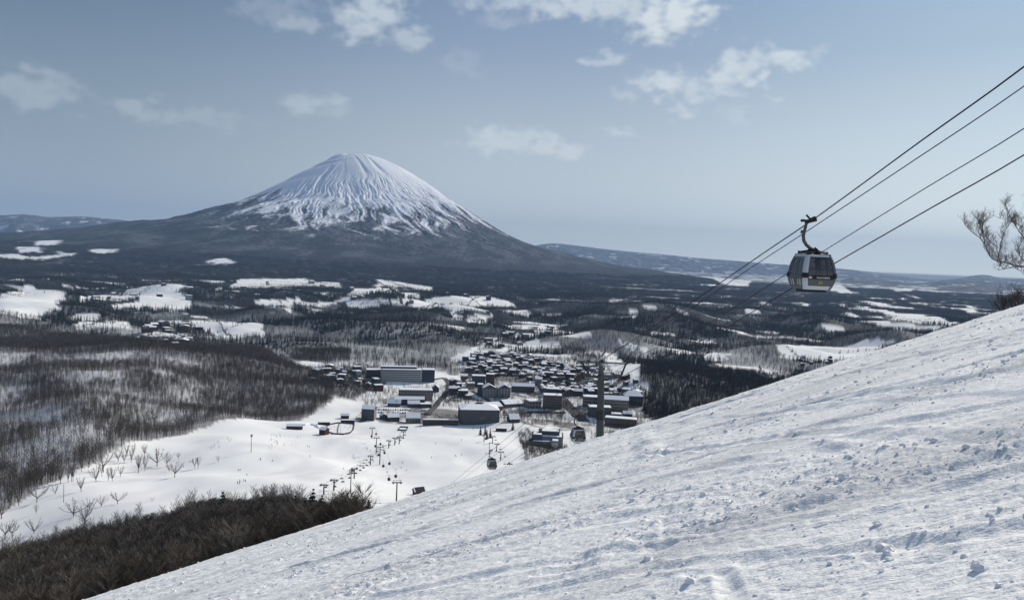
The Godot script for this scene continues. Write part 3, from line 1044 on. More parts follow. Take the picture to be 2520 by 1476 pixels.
func conifer_tree(seed_: int, tiers: int, per: int, t: Tri = null, trunk: Tri = null) -> Tri:
	var g := RandomNumberGenerator.new()
	g.seed = seed_
	if t == null:
		t = Tri.new()
	if trunk == null:
		trunk = t
	trunk.tube([Vector3(0, -0.05, 0), Vector3(0, 0.95, 0)], [0.022, 0.005], 4, Color(0.9, 0.7, 0.6))
	for j in tiers:
		var f := lerpf(0.12, 0.96, j / (tiers - 1.0))
		var r := lerpf(0.22, 0.02, pow(f, 1.15))
		for k in per:
			var a := TAU * (k + g.randf() * 0.7) / per + j * 1.3
			var rr := r * g.randf_range(0.65, 1.2)
			var o := Vector3(0, f + 0.06, 0)
			var e := Vector3(cos(a) * rr, f - rr * 0.35, sin(a) * rr)
			var s := Vector3(-sin(a), 0, cos(a)) * rr * 0.5
			var col := Color.WHITE * g.randf_range(0.7, 1.3)
			var m := o.lerp(e, 0.55) + Vector3.UP * 0.012
			t.t(o, e, m + s, col)
			t.t(o, m - s, e, col)
	return t

func build_woods() -> void:
	var g := RandomNumberGenerator.new()
	g.seed = 21
	var bark := tinted("bare_twigs", 0.95)
	var needle := tinted("conifer_needles", 0.9)
	# --- the wood right below the slope: close enough to see its twigs
	var near := [Crowd.new(), Crowd.new(), Crowd.new(), Crowd.new()]
	var k := 0
	while k < 24000:
		var d := sqrt(g.randf_range(135.0 * 135.0, 470.0 * 470.0))
		var u := g.randf_range(-0.78, -0.15)
		var x := u * d
		k += 1
		if wood(x, d) < 0.9 or d > 465.0:
			continue
		var px := 1260.0 + F * u
		var edge := steps([-400, 370, 0, 377, 200, 386, 400, 380, 480, 405, 546, 425, 600, 428, 700, 442, 800, 434, 890, 420, 912, 405], px) - d
		var s := g.randf_range(5.5, 11.0) * lerpf(0.6, 1.0, smoothstep(0.0, 45.0, edge))
		var tone := Color(0.09, 0.073, 0.055).lerp(Color(0.24, 0.205, 0.165), pow(g.randf(), 2.2)) * g.randf_range(0.7, 1.2)
		near[k % 4].put(Vector3(x, land(x, d) - 0.2, -d), g.randf() * TAU, s * g.randf_range(0.85, 1.15), s, tone)
	for i in 4:
		stuff("leafless_wood", near[i], bare_tree(40 + i, 15, 28, 0.009, 0.12, 0.32).mesh(true), bark, "dense brown leafless wood filling the lower left corner below the near slope", "wood")
	var pale := Crowd.new()
	for n in 2600:
		var d := sqrt(g.randf_range(150.0 * 150.0, 460.0 * 460.0))
		var x := g.randf_range(-0.78, -0.15) * d
		if wood(x, d) < 0.9:
			continue
		var s := g.randf_range(8.0, 11.5)
		pale.put(Vector3(x, land(x, d) - 0.2, -d), g.randf() * TAU, s * 0.8, s, Color(0.26, 0.24, 0.2) * g.randf_range(0.6, 1.2))
	stuff("leafless_wood", pale, bare_tree(48, 9, 12, 0.012, 0.35, 0.22).mesh(true), bark, "paler thin stems standing in the brown wood in the lower left corner", "wood")
	# --- the wooded hill at the left: trunks over snow
	var hill := [Crowd.new(), Crowd.new(), Crowd.new(), Crowd.new()]
	k = 0
	for n in 150000:
		var d := sqrt(g.randf_range(430.0 * 430.0, 1690.0 * 1690.0))
		var u := g.randf_range(-0.85, -0.20)
		var x := u * d
		var w := wood(x, d)
		if w <= 0.0 or g.randf() > w * w * 0.46 + 0.03:
			continue
		var s := g.randf_range(8.0, 13.5)
		var tone := Color(0.092, 0.075, 0.06).lerp(Color(0.17, 0.15, 0.13), pow(g.randf(), 2.0)) * g.randf_range(0.75, 1.15)
		hill[k % 4].put(Vector3(x, land(x, d) - 0.3, -d), g.randf() * TAU, s * g.randf_range(0.75, 1.05), s, tone)
		k += 1
	print("hill trees ", k)
	for i in 4:
		stuff("leafless_hill_wood", hill[i], bare_tree(50 + i, 9, 7, 0.0125, 0.3, 0.24).mesh(true), bark, "leafless grey wood on the low hill at the left, snow showing between its trunks", "wood")
	# --- woods beyond the village, to four and a half kilometres
	var far := [Crowd.new(), Crowd.new(), Crowd.new()]
	var dark := [Crowd.new(), Crowd.new()]
	k = 0
	for n in 210000:
		var d := sqrt(g.randf_range(900.0 * 900.0, 4600.0 * 4600.0))
		var u := g.randf_range(-0.8, 0.85)
		var px := 1260.0 + F * u
		if d < 1690.0 and u < 0.1 and (px < 700.0 or d < 1440.0):
			continue
		var x := u * d
		var w := wood(x, d)
		if w <= 0.0 or g.randf() > pow(w, 1.5) + 0.02:
			continue
		var kind: float = n_kind.get_noise_2d(x, d) + 0.3 * n_wood.get_noise_2d(x * 2.0, d * 2.0)
		var y := land(x, d) - 0.3
		if kind > 0.12 and not (d < 1560.0 and px < 1600.0):
			var s := g.randf_range(11.0, 18.0)
			dark[k % 2].put(Vector3(x, y, -d), g.randf() * TAU, s * 1.15, s, Color(0.028, 0.036, 0.034) * g.randf_range(0.7, 1.4))
		else:
			var s := g.randf_range(9.0, 15.0)
			var tone := Color(0.06, 0.055, 0.052).lerp(Color(0.13, 0.125, 0.12), pow(g.randf(), 2.0) * smoothstep(0.1, -0.4, kind))
			far[k % 3].put(Vector3(x, y, -d), g.randf() * TAU, s * g.randf_range(0.9, 1.3), s, tone)
		k += 1
	# rows of trees that part the fields
	for f in fields:
		var b: Rect2 = f[1]
		for row in 3:
			var p0 := b.position + Vector2(g.randf() * b.size.x, 0)
			var p1 := b.position + Vector2(clampf(g.randf(), 0.1, 0.9) * b.size.x, b.size.y)
			if row == 0:
				p0 = b.position + Vector2(0, g.randf_range(0.3, 0.7) * b.size.y)
				p1 = b.position + Vector2(b.size.x, g.randf_range(0.3, 0.7) * b.size.y)
			for i in int(p0.distance_to(p1) / 7.0):
				var q := p0.lerp(p1, (i + g.randf()) * 7.0 / p0.distance_to(p1))
				if g.randf() < 0.25 or not Geometry2D.is_point_in_polygon(q, f[0]):
					continue
				var s := g.randf_range(5.0, 10.0)
				dark[i % 2].put(Vector3(q.x, land(q.x, q.y) - 0.2, -q.y), g.randf() * TAU, s * 1.3, s, Color(0.03, 0.034, 0.03) * g.randf_range(0.8, 1.6))
	# the dark hill to the right of the village stands thick
	for n in 26000:
		var d := sqrt(g.randf_range(820.0 * 820.0, 1580.0 * 1580.0))
		var u := g.randf_range(0.15, 0.8)
		var x := u * d
		if wood(x, d) < 0.9:
			continue
		var s := g.randf_range(9.0, 14.0)
		far[k % 3].put(Vector3(x, land(x, d) - 0.3, -d), g.randf() * TAU, s, s, Color(0.06, 0.052, 0.046) * g.randf_range(0.7, 1.4))
		k += 1
	print("valley trees ", k)
	for i in 3:
		stuff("leafless_valley_wood", far[i], bare_tree(60 + i, 6, 5, 0.024, 0.25, 0.3).mesh(true), bark, "leafless woods on the rolling ground beyond the village", "wood")
	for i in 2:
		stuff("conifer_valley_wood", dark[i], conifer_tree(70 + i, 6, 6).mesh(true), needle, "dark conifer plantations on the rolling ground beyond the village", "wood")
	# --- beyond that, clumps of crowns
	var clump := Tri.new()
	for i in 9:
		var a := TAU * i * 0.382
		var o := Vector3(cos(a), 0, sin(a)) * sqrt(i / 9.0) * 1.1
		var b := bare_tree(80 + i, 4, 4, 0.05, 0.25, 0.34)
		for j in b.v.size():
			clump.v.append(b.v[j] + o)
			clump.c.append(b.c[j])
	var clump_dark := Tri.new()
	for i in 8:
		var a := TAU * i * 0.382
		var o := Vector3(cos(a), 0, sin(a)) * sqrt(i / 8.0) * 0.9
		var b := conifer_tree(90 + i, 4, 5)
		for j in b.v.size():
			clump_dark.v.append(b.v[j] * Vector3(1.3, 1, 1.3) + o)
			clump_dark.c.append(b.c[j])
	var c1 := Crowd.new()
	var c2 := Crowd.new()
	k = 0
	for n in 60000:
		var d := sqrt(g.randf_range(4400.0 * 4400.0, 9500.0 * 9500.0))
		var u := g.randf_range(-0.8, 0.85)
		var x := u * d
		var dx := x - SUMMIT_X
		var r := sqrt(dx * dx + (d - SUMMIT_D) * (d - SUMMIT_D))
		if r < 4300.0:
			continue
		var w := wood(x, d)
		if w <= 0.0 or g.randf() > w + 0.05:
			continue
		var s := g.randf_range(12.0, 17.0)
		var kind: float = n_kind.get_noise_2d(x * 0.6, d * 0.6)
		if kind > 0.0:
			c2.put(Vector3(x, land(x, d) - 1.0, -d), g.randf() * TAU, s * 1.4, s, Color(0.03, 0.037, 0.036) * g.randf_range(0.7, 1.4))
		else:
			c1.put(Vector3(x, land(x, d) - 1.0, -d), g.randf() * TAU, s * 1.4, s, Color(0.075, 0.07, 0.068).lerp(Color(0.14, 0.135, 0.13), g.randf() * smoothstep(0.0, -0.4, kind)))
		k += 1
	print("far clumps ", k)
	stuff("leafless_far_wood", c1, clump.mesh(true), bark, "far leafless woods around the white fields at the foot of the volcano", "wood")
	stuff("conifer_far_wood", c2, clump_dark.mesh(true), needle, "far dark conifer woods around the white fields at the foot of the volcano", "wood")
	# --- brush by the gondola station, behind the tower, and saplings on the run
	patch_of("leafless_brush", [1276, 1064, 1300, 1060, 1330, 1076, 1365, 1092, 1395, 1100, 1400, 1118, 1340, 1150, 1300, 1165, 1288, 1120, 1276, 1084], 850, 3.5, 7.0, Color(0.07, 0.058, 0.05), "dark brown brush on the bank below the gondola station", 5, 0.02)
	patch_of("leafless_brush", [1395, 1075, 1440, 1062, 1500, 1050, 1580, 1040, 1640, 1030, 1640, 1060, 1500, 1110, 1420, 1130], 420, 3.5, 6.5, Color(0.09, 0.075, 0.06), "brown brush between the lift tower and the long brown building", 6, 0.018)
	patch_of("leafless_brush", [1040, 1020, 1128, 1022, 1130, 1040, 1060, 1048, 1040, 1046], 300, 2.0, 4.5, Color(0.075, 0.06, 0.05), "brown brush on the bank beside the big grey hall", 7, 0.02)
	patch_of("leafless_brush", [1640, 1010, 1700, 985, 1790, 955, 1850, 935, 1990, 905, 1990, 960, 1700, 1050, 1640, 1050], 900, 6.0, 10.0, Color(0.085, 0.066, 0.05), "warm brown brush just over the edge of the near slope, right of the lift tower", 8, 0.017)
	patch_of("saplings", [650, 1075, 690, 1066, 735, 1072, 742, 1090, 700, 1100, 655, 1112, 646, 1095], 34, 1.5, 4.0, Color(0.16, 0.12, 0.11), "thin saplings on the bright snow bank below the maroon sheds", 9, 0.012)
	patch_of("saplings", [504, 1106, 530, 1092, 560, 1078, 578, 1084, 574, 1092, 540, 1104, 515, 1112], 26, 1.5, 3.6, Color(0.14, 0.11, 0.1), "thin saplings on the snow left of the slim floodlight pole", 10, 0.012)
	patch_of("village_trees", [1150, 880, 1420, 880, 1590, 960, 1560, 1010, 1300, 960, 1150, 960], 1500, 7.0, 12.0, Color(0.05, 0.043, 0.04), "bare and dark trees between the houses of the village", 11, 0.02)
	patch_of("village_trees", [890, 950, 1100, 950, 1180, 990, 1300, 970, 1560, 985, 1630, 1010, 1560, 1060, 1400, 1050, 1250, 1050, 1130, 1010, 890, 1000], 1500, 5.0, 10.0, Color(0.06, 0.05, 0.045), "bare trees and brush around the hotels in the middle of the village", 13, 0.02)
	patch_of("village_trees", [745, 905, 930, 900, 930, 960, 850, 985, 800, 965], 1500, 5.0, 10.0, Color(0.075, 0.065, 0.06), "bare trees between the houses at the left end of the village", 12, 0.02)

func patch_of(called: String, outline: Array, count: int, lo: float, hi: float, tone: Color, label: String, seed_: int, w: float) -> void:
	var g := RandomNumberGenerator.new()
	g.seed = seed_
	var p := PackedVector2Array()
	for i in range(0, outline.size(), 2):
		var q := on_ground(outline[i], outline[i + 1])
		p.append(Vector2(q.x, -q.z))
	var box := Rect2(p[0], Vector2.ZERO)
	for q in p:
		box = box.expand(q)
	var cr := Crowd.new()
	var n := 0
	for k in count * 30:
		if n >= count:
			break
		var q := box.position + Vector2(g.randf(), g.randf()) * box.size
		if not Geometry2D.is_point_in_polygon(q, p):
			continue
		var s := g.randf_range(lo, hi)
		cr.put(Vector3(q.x, land(q.x, q.y) - 0.2, -q.y), g.randf() * TAU, s, s, tone * g.randf_range(0.75, 1.4))
		n += 1
	stuff(called, cr, bare_tree(seed_ + 200, 10, 9, w, 0.12, 0.34).mesh(true), tinted("bare_twigs", 0.95), label, "wood")

# ------------------------------------------------------------------ trees one can tell apart

func tree(kind: String, px: float, py: float, top: float, label: String, seed_: int, tone: Color, wide := 1.0, group := "") -> Node3D:
	var p := on_ground(px, py, 200.0)
	var h: float = (py - top) / F * -p.z
	var o := thing(kind, label, "tree", p - Vector3.UP * 0.1, seed_ * 1.7, group)
	var trunk := Tri.new()
	var crown := Tri.new()
	if kind == "conifer":
		conifer_tree(seed_, 9, 8, crown, trunk)
	else:
		vase_tree(seed_, wide, trunk, crown)
	for t in [trunk, crown]:
		for i in t.v.size():
			t.v[i] *= Vector3(h * lerpf(1.0, wide, 0.6), h, h * lerpf(1.0, wide, 0.6))
			var c: Color = t.c[i]
			t.c[i] = Color(tone.r * c.r, tone.g * c.g, tone.b * c.b)
	var m := tinted("conifer_needles" if kind == "conifer" else "bare_twigs")
	part("trunk", trunk.mesh(true), tinted("bare_twigs"), o)
	part("crown", crown.mesh(true), m, o)
	return o

func build_slope_trees() -> void:
	var ash := Color(0.14, 0.12, 0.115)
	var brown := Color(0.1, 0.078, 0.066)
	# from the close-up of the lower left: foot x, foot y, height in its pixels, width, words
	var z := [
		[770, 783, 195, 1.5, "dark spreading leafless tree, lowest of those standing on the open run, left of centre"], [667, 713, 165, 1.6, "leafless tree with flat wide crown, just up-slope of the lowest dark one"],
		[810, 648, 110, 1.5, "leafless tree half hidden behind the flat crowned one on the run"], [735, 488, 150, 1.0, "slender pale leafless tree between the thin pole and the wood edge"],
		[920, 625, 110, 1.3, "small forked leafless tree right of the flat crowned tree"], [1070, 600, 125, 1.5, "funnel shaped leafless tree alone on the run, right of the flat crowned group"],
		[305, 868, 150, 1.3, "forked leafless tree alone near the left edge of the run"], [105, 905, 150, 1.3, "leafless tree second from the left edge, at the rim of the near wood"],
		[40, 920, 185, 1.2, "leafless tree at the left edge, at the rim of the near wood"], [8, 735, 210, 1.2, "tall dark leafless tree cut by the left edge of the view"],
		[165, 615, 195, 0.9, "tall dark leafless tree third along the shaded wood edge at far left"], [330, 585, 175, 1.4, "leafless tree with broad round crown left of the thin pole"],
		[80, 615, 150, 0.8, "dark straight leafless tree second along the wood edge at far left"], [940, 310, 195, 1.3, "broad fan shaped leafless tree at the middle of the wood edge"],
		[925, 350, 130, 0.8, "slim leafless tree right in front of the broad fan shaped one"], [1095, 355, 110, 0.9, "small pale leafless tree right of the fan shaped one"],
		[985, 390, 130, 0.8, "thin pale leafless tree, left one of the close pair below the fan shaped tree"], [1020, 395, 145, 0.9, "thin pale leafless tree, right one of the close pair below the fan shaped tree"],
		[870, 400, 165, 1.0, "faint grey leafless tree below and left of the fan shaped one"], [1260, 318, 190, 0.8, "straight dark leafless tree with tall bare trunk at the wood edge"],
		[1320, 300, 150, 0.7, "thin leafless tree just right of the tall straight one"], [1430, 255, 185, 1.3, "dark V shaped leafless tree near the top of the wood edge"],
		[1520, 260, 145, 1.0, "dark leafless tree next right of the V shaped one"], [1592, 357, 150, 1.5, "umbrella shaped leafless tree standing clear on the run, casting a shadow"],
		[1540, 305, 75, 0.9, "stunted leafless tree left of the umbrella shaped one"], [1625, 190, 72, 1.1, "small round leafless tree high on the open run"],
		[1775, 278, 110, 0.8, "pale leafless tree, left one of the close pair at the middle of the run"], [1805, 275, 115, 0.8, "pale oval leafless tree, right one of the close pair at the middle of the run"],
		[1990, 215, 65, 0.9, "small pale shrub like tree below the slim floodlight pole"], [545, 415, 190, 0.7, "straight dark leafless tree behind the thin pole, at the wood edge"],
		[617, 405, 165, 0.7, "straight leafless tree, left one of three close trunks at the wood edge"], [650, 395, 175, 0.7, "straight dark leafless tree, middle one of three close trunks at the wood edge"],
		[662, 394, 165, 0.7, "straight leafless tree, right one of three close trunks at the wood edge"], [365, 420, 170, 0.9, "dark leafless tree in the shade of the wood edge, above the round crowned one"],
		[1195, 220, 130, 0.7, "slim dark leafless tree high at the wood edge, right of the bushy one"], [1130, 230, 135, 0.8, "slim leafless tree high at the wood edge, right next to the bushy one"],
		[1075, 210, 130, 1.2, "bushy dark leafless tree high at the wood edge"], [1385, 572, 38, 1.6, "tiny bush alone in the shaded hollow of the run"],
		[325, 690, 95, 0.8, "faint small leafless tree near the left, above the forked one"], [500, 512, 95, 1.2, "faint small leafless tree just left of the thin pole"], [740, 300, 150, 0.8, "dark leafless tree at the wood edge above the slender pale one"],
		[805, 268, 150, 0.8, "dark leafless tree at the wood edge, left of the faint grey one"], [475, 370, 160, 0.8, "dark leafless tree at the wood edge, above the thin pole"], [275, 425, 150, 0.8, "dark leafless tree at the shaded wood edge, above the left end of the run"],
		[1155, 165, 120, 0.7, "thin leafless tree highest at the wood edge, above the slim dark one"], [1215, 150, 110, 0.7, "thin dark leafless tree at the top of the wood edge, right of the highest one"]]
	var k := 0
	for q in z:
		var px: float = q[0] / 3.712
		var py: float = 1078.5 + q[1] / 3.712
		tree("bare_tree", px, py, py - q[2] / 3.712, q[4], 300 + k, brown if String(q[4]).contains("dark") else ash, q[3])
		k += 1
	tree("bare_tree", 354, 1127, 1090, "reddish brown leafless tree at the wood edge, left of the V shaped one", 371, Color(0.15, 0.07, 0.05), 0.7)
	# conifers at the rim of the near wood
	var dk := Color(0.026, 0.032, 0.026)
	tree("conifer", 546, 1285, 1208, "rounded dark conifer standing out of the near wood, left of the others", 380, dk, 2.0)
	tree("conifer", 586, 1262, 1226, "small dark conifer next to the rounded one in the near wood", 381, dk, 2.0)
	tree("conifer", 724, 1288, 1218, "dark conifer with snow behind, left in the conifer group at the wood rim", 382, dk, 2.0)
	tree("conifer", 748, 1288, 1222, "dark conifer second in the group at the wood rim", 383, dk, 2.0)
	tree("conifer", 768, 1288, 1200, "tallest dark conifer of the group at the wood rim", 384, dk, 2.0)
	tree("conifer", 790, 1288, 1216, "dark conifer right of the tallest one in the group at the wood rim", 385, dk, 2.0)
	tree("conifer", 822, 1288, 1224, "dark conifer between the group and the big grey leafless crown", 386, dk, 2.0)
	tree("conifer", 906, 1266, 1224, "dark conifer at the right tip of the near wood", 387, dk, 2.0)
	tree("conifer", 310, 1310, 1262, "small dark conifer on the rim of the near wood, far left", 388, dk, 1.3)
	tree("conifer", 330, 1450, 1405, "dark conifer inside the near wood, low at the left", 389, dk, 1.2)
	for q in [[700, 1262, 1198, "pale leafless tree left in the row behind the conifer group"], [728, 1260, 1196, "pale leafless tree in the middle behind the conifer group"], [846, 1268, 1206, "big grey leafless tree below the floodlight mast"], [866, 1268, 1208, "big grey leafless tree right of the mast foot"], [888, 1266, 1216, "grey leafless tree next to the last conifer"], [655, 1258, 1206, "pale leafless tree at the rim of the wood, left of the conifer group"]]:
		tree("bare_tree", q[0], q[1], q[2], q[3], 390 + int(q[0]) % 50, Color(0.16, 0.145, 0.13), 1.2)
	# snowy pines by the right chairlift
	for q in [[1182, 1072, 1047, "snow dusted pine, leftmost of the clump by the right hand chairlift"], [1194, 1070, 1044, "snow dusted pine, tallest of the clump by the right hand chairlift"], [1206, 1078, 1052, "snow dusted pine, rightmost of the clump by the right hand chairlift"], [1198, 1082, 1056, "snow dusted pine at the front of the clump by the right hand chairlift"], [1262, 1058, 1034, "small snowy conifer beside the sunlit end of the big grey hall"]]:
		tree("conifer", q[0], q[1], q[2], q[3], 440 + int(q[0]) % 30, Color(0.035, 0.04, 0.036), 1.25)
	build_birch()

# the birch at the right edge: limbs traced at its own distance, twigs grown from them
func build_birch() -> void:
	var dist := 56.0
	var foot := at(2606, 742, dist)
	foot.y = slope(foot.x, dist)
	var o := thing("birch_tree", "leafless birch with twisted limbs reaching in from the right edge over the slope", "tree", foot)
	var g := RandomNumberGenerator.new()
	g.seed = 5
	var trunk := Tri.new()
	var limb := Tri.new()
	var twig := Tri.new()
	# limbs: base radius (m), depth offset (m), then points of the photograph
	var limbs := [
		[0.11, 0.0, 2600, 668, 2560, 660, 2520, 656, 2498, 653, 2477, 646, 2455, 642, 2442, 636, 2433, 621, 2426, 601, 2420, 573, 2417, 545],
		[0.055, 0.6, 2520, 657, 2500, 656, 2468, 661, 2445, 664, 2449, 647, 2443, 648], [0.05, 0.3, 2455, 642, 2458, 621, 2460, 603, 2464, 577, 2473, 556, 2482, 545],
		[0.05, -0.4, 2426, 601, 2416, 585, 2400, 571, 2392, 560, 2386, 548], [0.04, 0.5, 2420, 573, 2414, 552, 2404, 545, 2396, 540], [0.04, -0.6, 2458, 610, 2444, 596, 2434, 575, 2430, 556, 2428, 543],
		[0.08, 0.4, 2590, 690, 2545, 650, 2516, 643, 2503, 629, 2497, 612, 2500, 595], [0.07, -0.7, 2590, 640, 2540, 600, 2520, 570, 2503, 533, 2496, 505, 2500, 494], [0.06, 0.8, 2540, 600, 2530, 560, 2518, 530, 2522, 500, 2530, 480],
		[0.06, 0.2, 2580, 650, 2550, 620, 2520, 590, 2498, 560, 2490, 545], [0.05, -0.2, 2580, 720, 2550, 700, 2520, 668, 2505, 660], [0.09, 0.9, 2610, 640, 2590, 570, 2560, 520, 2540, 470, 2530, 430], [0.09, -0.9, 2612, 600, 2640, 540, 2660, 480, 2690, 450], [0.04, 0.0, 2520, 560, 2500, 548, 2480, 542, 2460, 536]]
	trunk.tube([at(2606, 770, dist) - foot, at(2608, 700, dist) - foot, at(2600, 650, dist) - foot, at(2614, 590, dist) - foot, at(2618, 520, dist) - foot, at(2606, 460, dist) - foot], [0.24, 0.2, 0.17, 0.13, 0.09, 0.03], 8)
	for l in limbs:
		var pts := []
		var rad := []
		var n: int = (l.size() - 2) / 2
		for i in n:
			pts.append(at(l[2 + 2 * i], l[3 + 2 * i], dist) + Vector3(0, 0, l[1] * i / (n - 1.0) * 1.6) - foot)
			rad.append(l[0] * lerpf(1.0, 0.25, i / (n - 1.0)) * 0.55)
		limb.tube(pts, rad, 6)
		for i in range(1, n):
			for k in 7:
				var f := g.randf()
				var p: Vector3 = pts[i - 1].lerp(pts[i], f)
				var along: Vector3 = (pts[i] - pts[i - 1]).normalized()
				var on := i / (n - 1.0)
				if on < 0.35 and l[2] > 2530 and k > 0:
					continue
				var side := Vector3(g.randf_range(-1, 1), g.randf_range(0.0, 1.0), g.randf_range(-1, 1)).normalized()
				grow(twig, g, p, (along * 0.35 + side * 1.1 + Vector3.UP * 0.3).normalized(), lerpf(0.8, 0.5, on) * g.randf_range(0.5, 1.15), 0.0125, 3)
	var m := mat("birch_bark", 0.11, 0.09, 0.08, 0.9)
	part("trunk", trunk.mesh(), m, o)
	part("limbs", limb.mesh(), m, o)
	part("twigs", twig.mesh(), mat("birch_twigs", 0.14, 0.11, 0.1, 0.9), o).set_meta("kind", "stuff")
	# low dark shrubs at the crest
	var k := 0
	for q in [[2470, 752, 1.5, "low dark leafless shrub at the crest, left one under the birch"], [2492, 748, 1.9, "dark leafless shrub at the crest, middle one under the birch"], [2516, 742, 2.1, "dark leafless shrub at the crest, cut by the right edge under the birch"], [2504, 742, 1.5, "small leafless shrub behind the middle one under the birch"]]:
		var p := at(q[0], q[1], 52.0 + k * 1.5)
		p.y = slope(p.x, -p.z) - 0.1
		var sh := thing("leafless_shrub", q[3], "shrub", p)
		var t := Tri.new()
		for n in 13:
			var dir := Vector3(g.randf_range(-1.2, 0.8), g.randf_range(0.35, 1.1), g.randf_range(-0.8, 0.8)).normalized()
			grow(t, g, Vector3(g.randf_range(-0.4, 0.4), 0, g.randf_range(-0.3, 0.3)), dir, q[2] * g.randf_range(0.35, 0.6), 0.02, 3)
		part("stems", t.mesh(), mat("shrub_twigs", 0.07, 0.055, 0.05, 0.9), sh)
		k += 1

func grow(t: Tri, g: RandomNumberGenerator, p: Vector3, dir: Vector3, ln: float, w: float, depth: int) -> void:
	var bend := Vector3(g.randf_range(-0.35, 0.35), g.randf_range(-0.1, 0.35), g.randf_range(-0.35, 0.35))
	var m := p + dir * ln * 0.5
	var dir2 := (dir + bend).normalized()
	var e := m + dir2 * ln * 0.5
	t.tube([p, m, e], [w, w * 0.8, w * 0.5], 3)
	if depth <= 0:
		return
	for k in 3:
		var side := Vector3(g.randf_range(-1, 1), g.randf_range(-0.25, 1), g.randf_range(-1, 1)).normalized()
		grow(t, g, p.lerp(e, g.randf_range(0.35, 1.0)), (dir2 * 0.75 + side * 0.8 + Vector3.UP * 0.1).normalized(), ln * g.randf_range(0.5, 0.72), w * 0.58, depth - 1)

# ------------------------------------------------------------------ buildings

var unit := {}
var taken := []   # footprints: x, d, radius

func units() -> void:
	var t := Tri.new()
	t.box(Vector3(0, 0.5, 0), Vector3.ONE)
	unit.box = t.mesh()
	t = Tri.new()   # gable: ridge along x
	var a := Vector3(-0.5, 0, 0.5)
	var b := Vector3(0.5, 0, 0.5)
	var c := Vector3(0.5, 0, -0.5)
	var d := Vector3(-0.5, 0, -0.5)
	var e := Vector3(-0.5, 1, 0)
	var f := Vector3(0.5, 1, 0)
	t.q(a, e, f, b)
	t.q(c, f, e, d)
	t.t(b, f, c)
	t.t(d, e, a)
	t.q(a, b, c, d)
	unit.gable = t.mesh()
	t = Tri.new()   # hip
	e = Vector3(-0.22, 1, 0)
	f = Vector3(0.22, 1, 0)
	t.q(a, e, f, b)
	t.q(c, f, e, d)
	t.t(b, f, c)
	t.t(d, e, a)
	t.q(a, b, c, d)
	unit.hip = t.mesh()
	t = Tri.new()   # snow with rounded edges, lying on a flat roof
	var lo := [Vector3(-0.5, 0, 0.5), Vector3(0.5, 0, 0.5), Vector3(0.5, 0, -0.5), Vector3(-0.5, 0, -0.5)]
	for k in 4:
		var p: Vector3 = lo[k]
		var q: Vector3 = lo[(k + 1) % 4]
		var up := Vector3(0, 0.7, 0)
		t.q(p, p * 0.98 + up, q * 0.98 + up, q)
		t.q(p * 0.98 + up, p * 0.9 + Vector3.UP, q * 0.9 + Vector3.UP, q * 0.98 + up)
	t.q(lo[0] * 0.9 + Vector3.UP, lo[3] * 0.9 + Vector3.UP, lo[2] * 0.9 + Vector3.UP, lo[1] * 0.9 + Vector3.UP)
	unit.snow = t.mesh()
	mat("roof_snow", 0.85, 0.87, 0.9, 0.7)
	mat("dark_roof", 0.05, 0.045, 0.045, 0.7)
	mat("maroon", 0.06, 0.026, 0.027, 0.7)
	mat("brown", 0.07, 0.056, 0.048, 0.85)
	mat("timber", 0.13, 0.1, 0.075, 0.85)
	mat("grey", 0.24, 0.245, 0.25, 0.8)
	mat("slate", 0.065, 0.072, 0.082, 0.8)
	mat("navy", 0.035, 0.045, 0.075, 0.7)
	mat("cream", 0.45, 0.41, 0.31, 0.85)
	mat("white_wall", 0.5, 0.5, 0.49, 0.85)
	mat("tan", 0.22, 0.195, 0.165, 0.85)
	mat("pink", 0.22, 0.19, 0.18, 0.85)
	mat("green_grey", 0.17, 0.2, 0.19, 0.7)
	var g := mat("window_glass", 0.03, 0.035, 0.04, 0.15)
	g.metallic_specular = 0.5
	mat("rail", 0.5, 0.5, 0.5, 0.6)

# a building whose front stands at base line x0..x1 of the photograph; the depth is in metres
func building(kind: String, label: String, x0: float, x1: float, py: float, top: float, deep: float, wall: String, roof := "flat", rise := 0.0, floors := 0, bays := 0, turn := 0.0, snow := 0.5, side_wall := "") -> Node3D:
	var p := on_ground((x0 + x1) * 0.5, py, 250.0)
	var d := -p.z
	var w := (x1 - x0) / F * d
	var h := (py - top) / F * d * 1.02
	var yaw := -atan(p.x / d) + deg_to_rad(turn)
	var back := Vector3(-sin(yaw), 0, -cos(yaw))
	var o := thing(kind, label, "building", p + back * deep * 0.5 - Vector3.UP * 0.5, yaw)
	h += 0.5
	taken.append([o.position.x, -o.position.z, maxf(w, deep) * 0.55])
	shell(o, w, h, deep, wall, roof, rise, snow)
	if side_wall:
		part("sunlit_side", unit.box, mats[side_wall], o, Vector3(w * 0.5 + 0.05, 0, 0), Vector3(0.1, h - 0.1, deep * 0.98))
	if floors > 0:
		var fh := (h - 0.8) / floors
		for j in floors:
			for i in bays:
				part("window", unit.box, mats.window_glass, o, Vector3((i + 0.5) / bays * w - w * 0.5, 0.8 + fh * j + fh * 0.25, deep * 0.5 + 0.04), Vector3(w / bays * 0.6, fh * 0.5, 0.12))
	return o

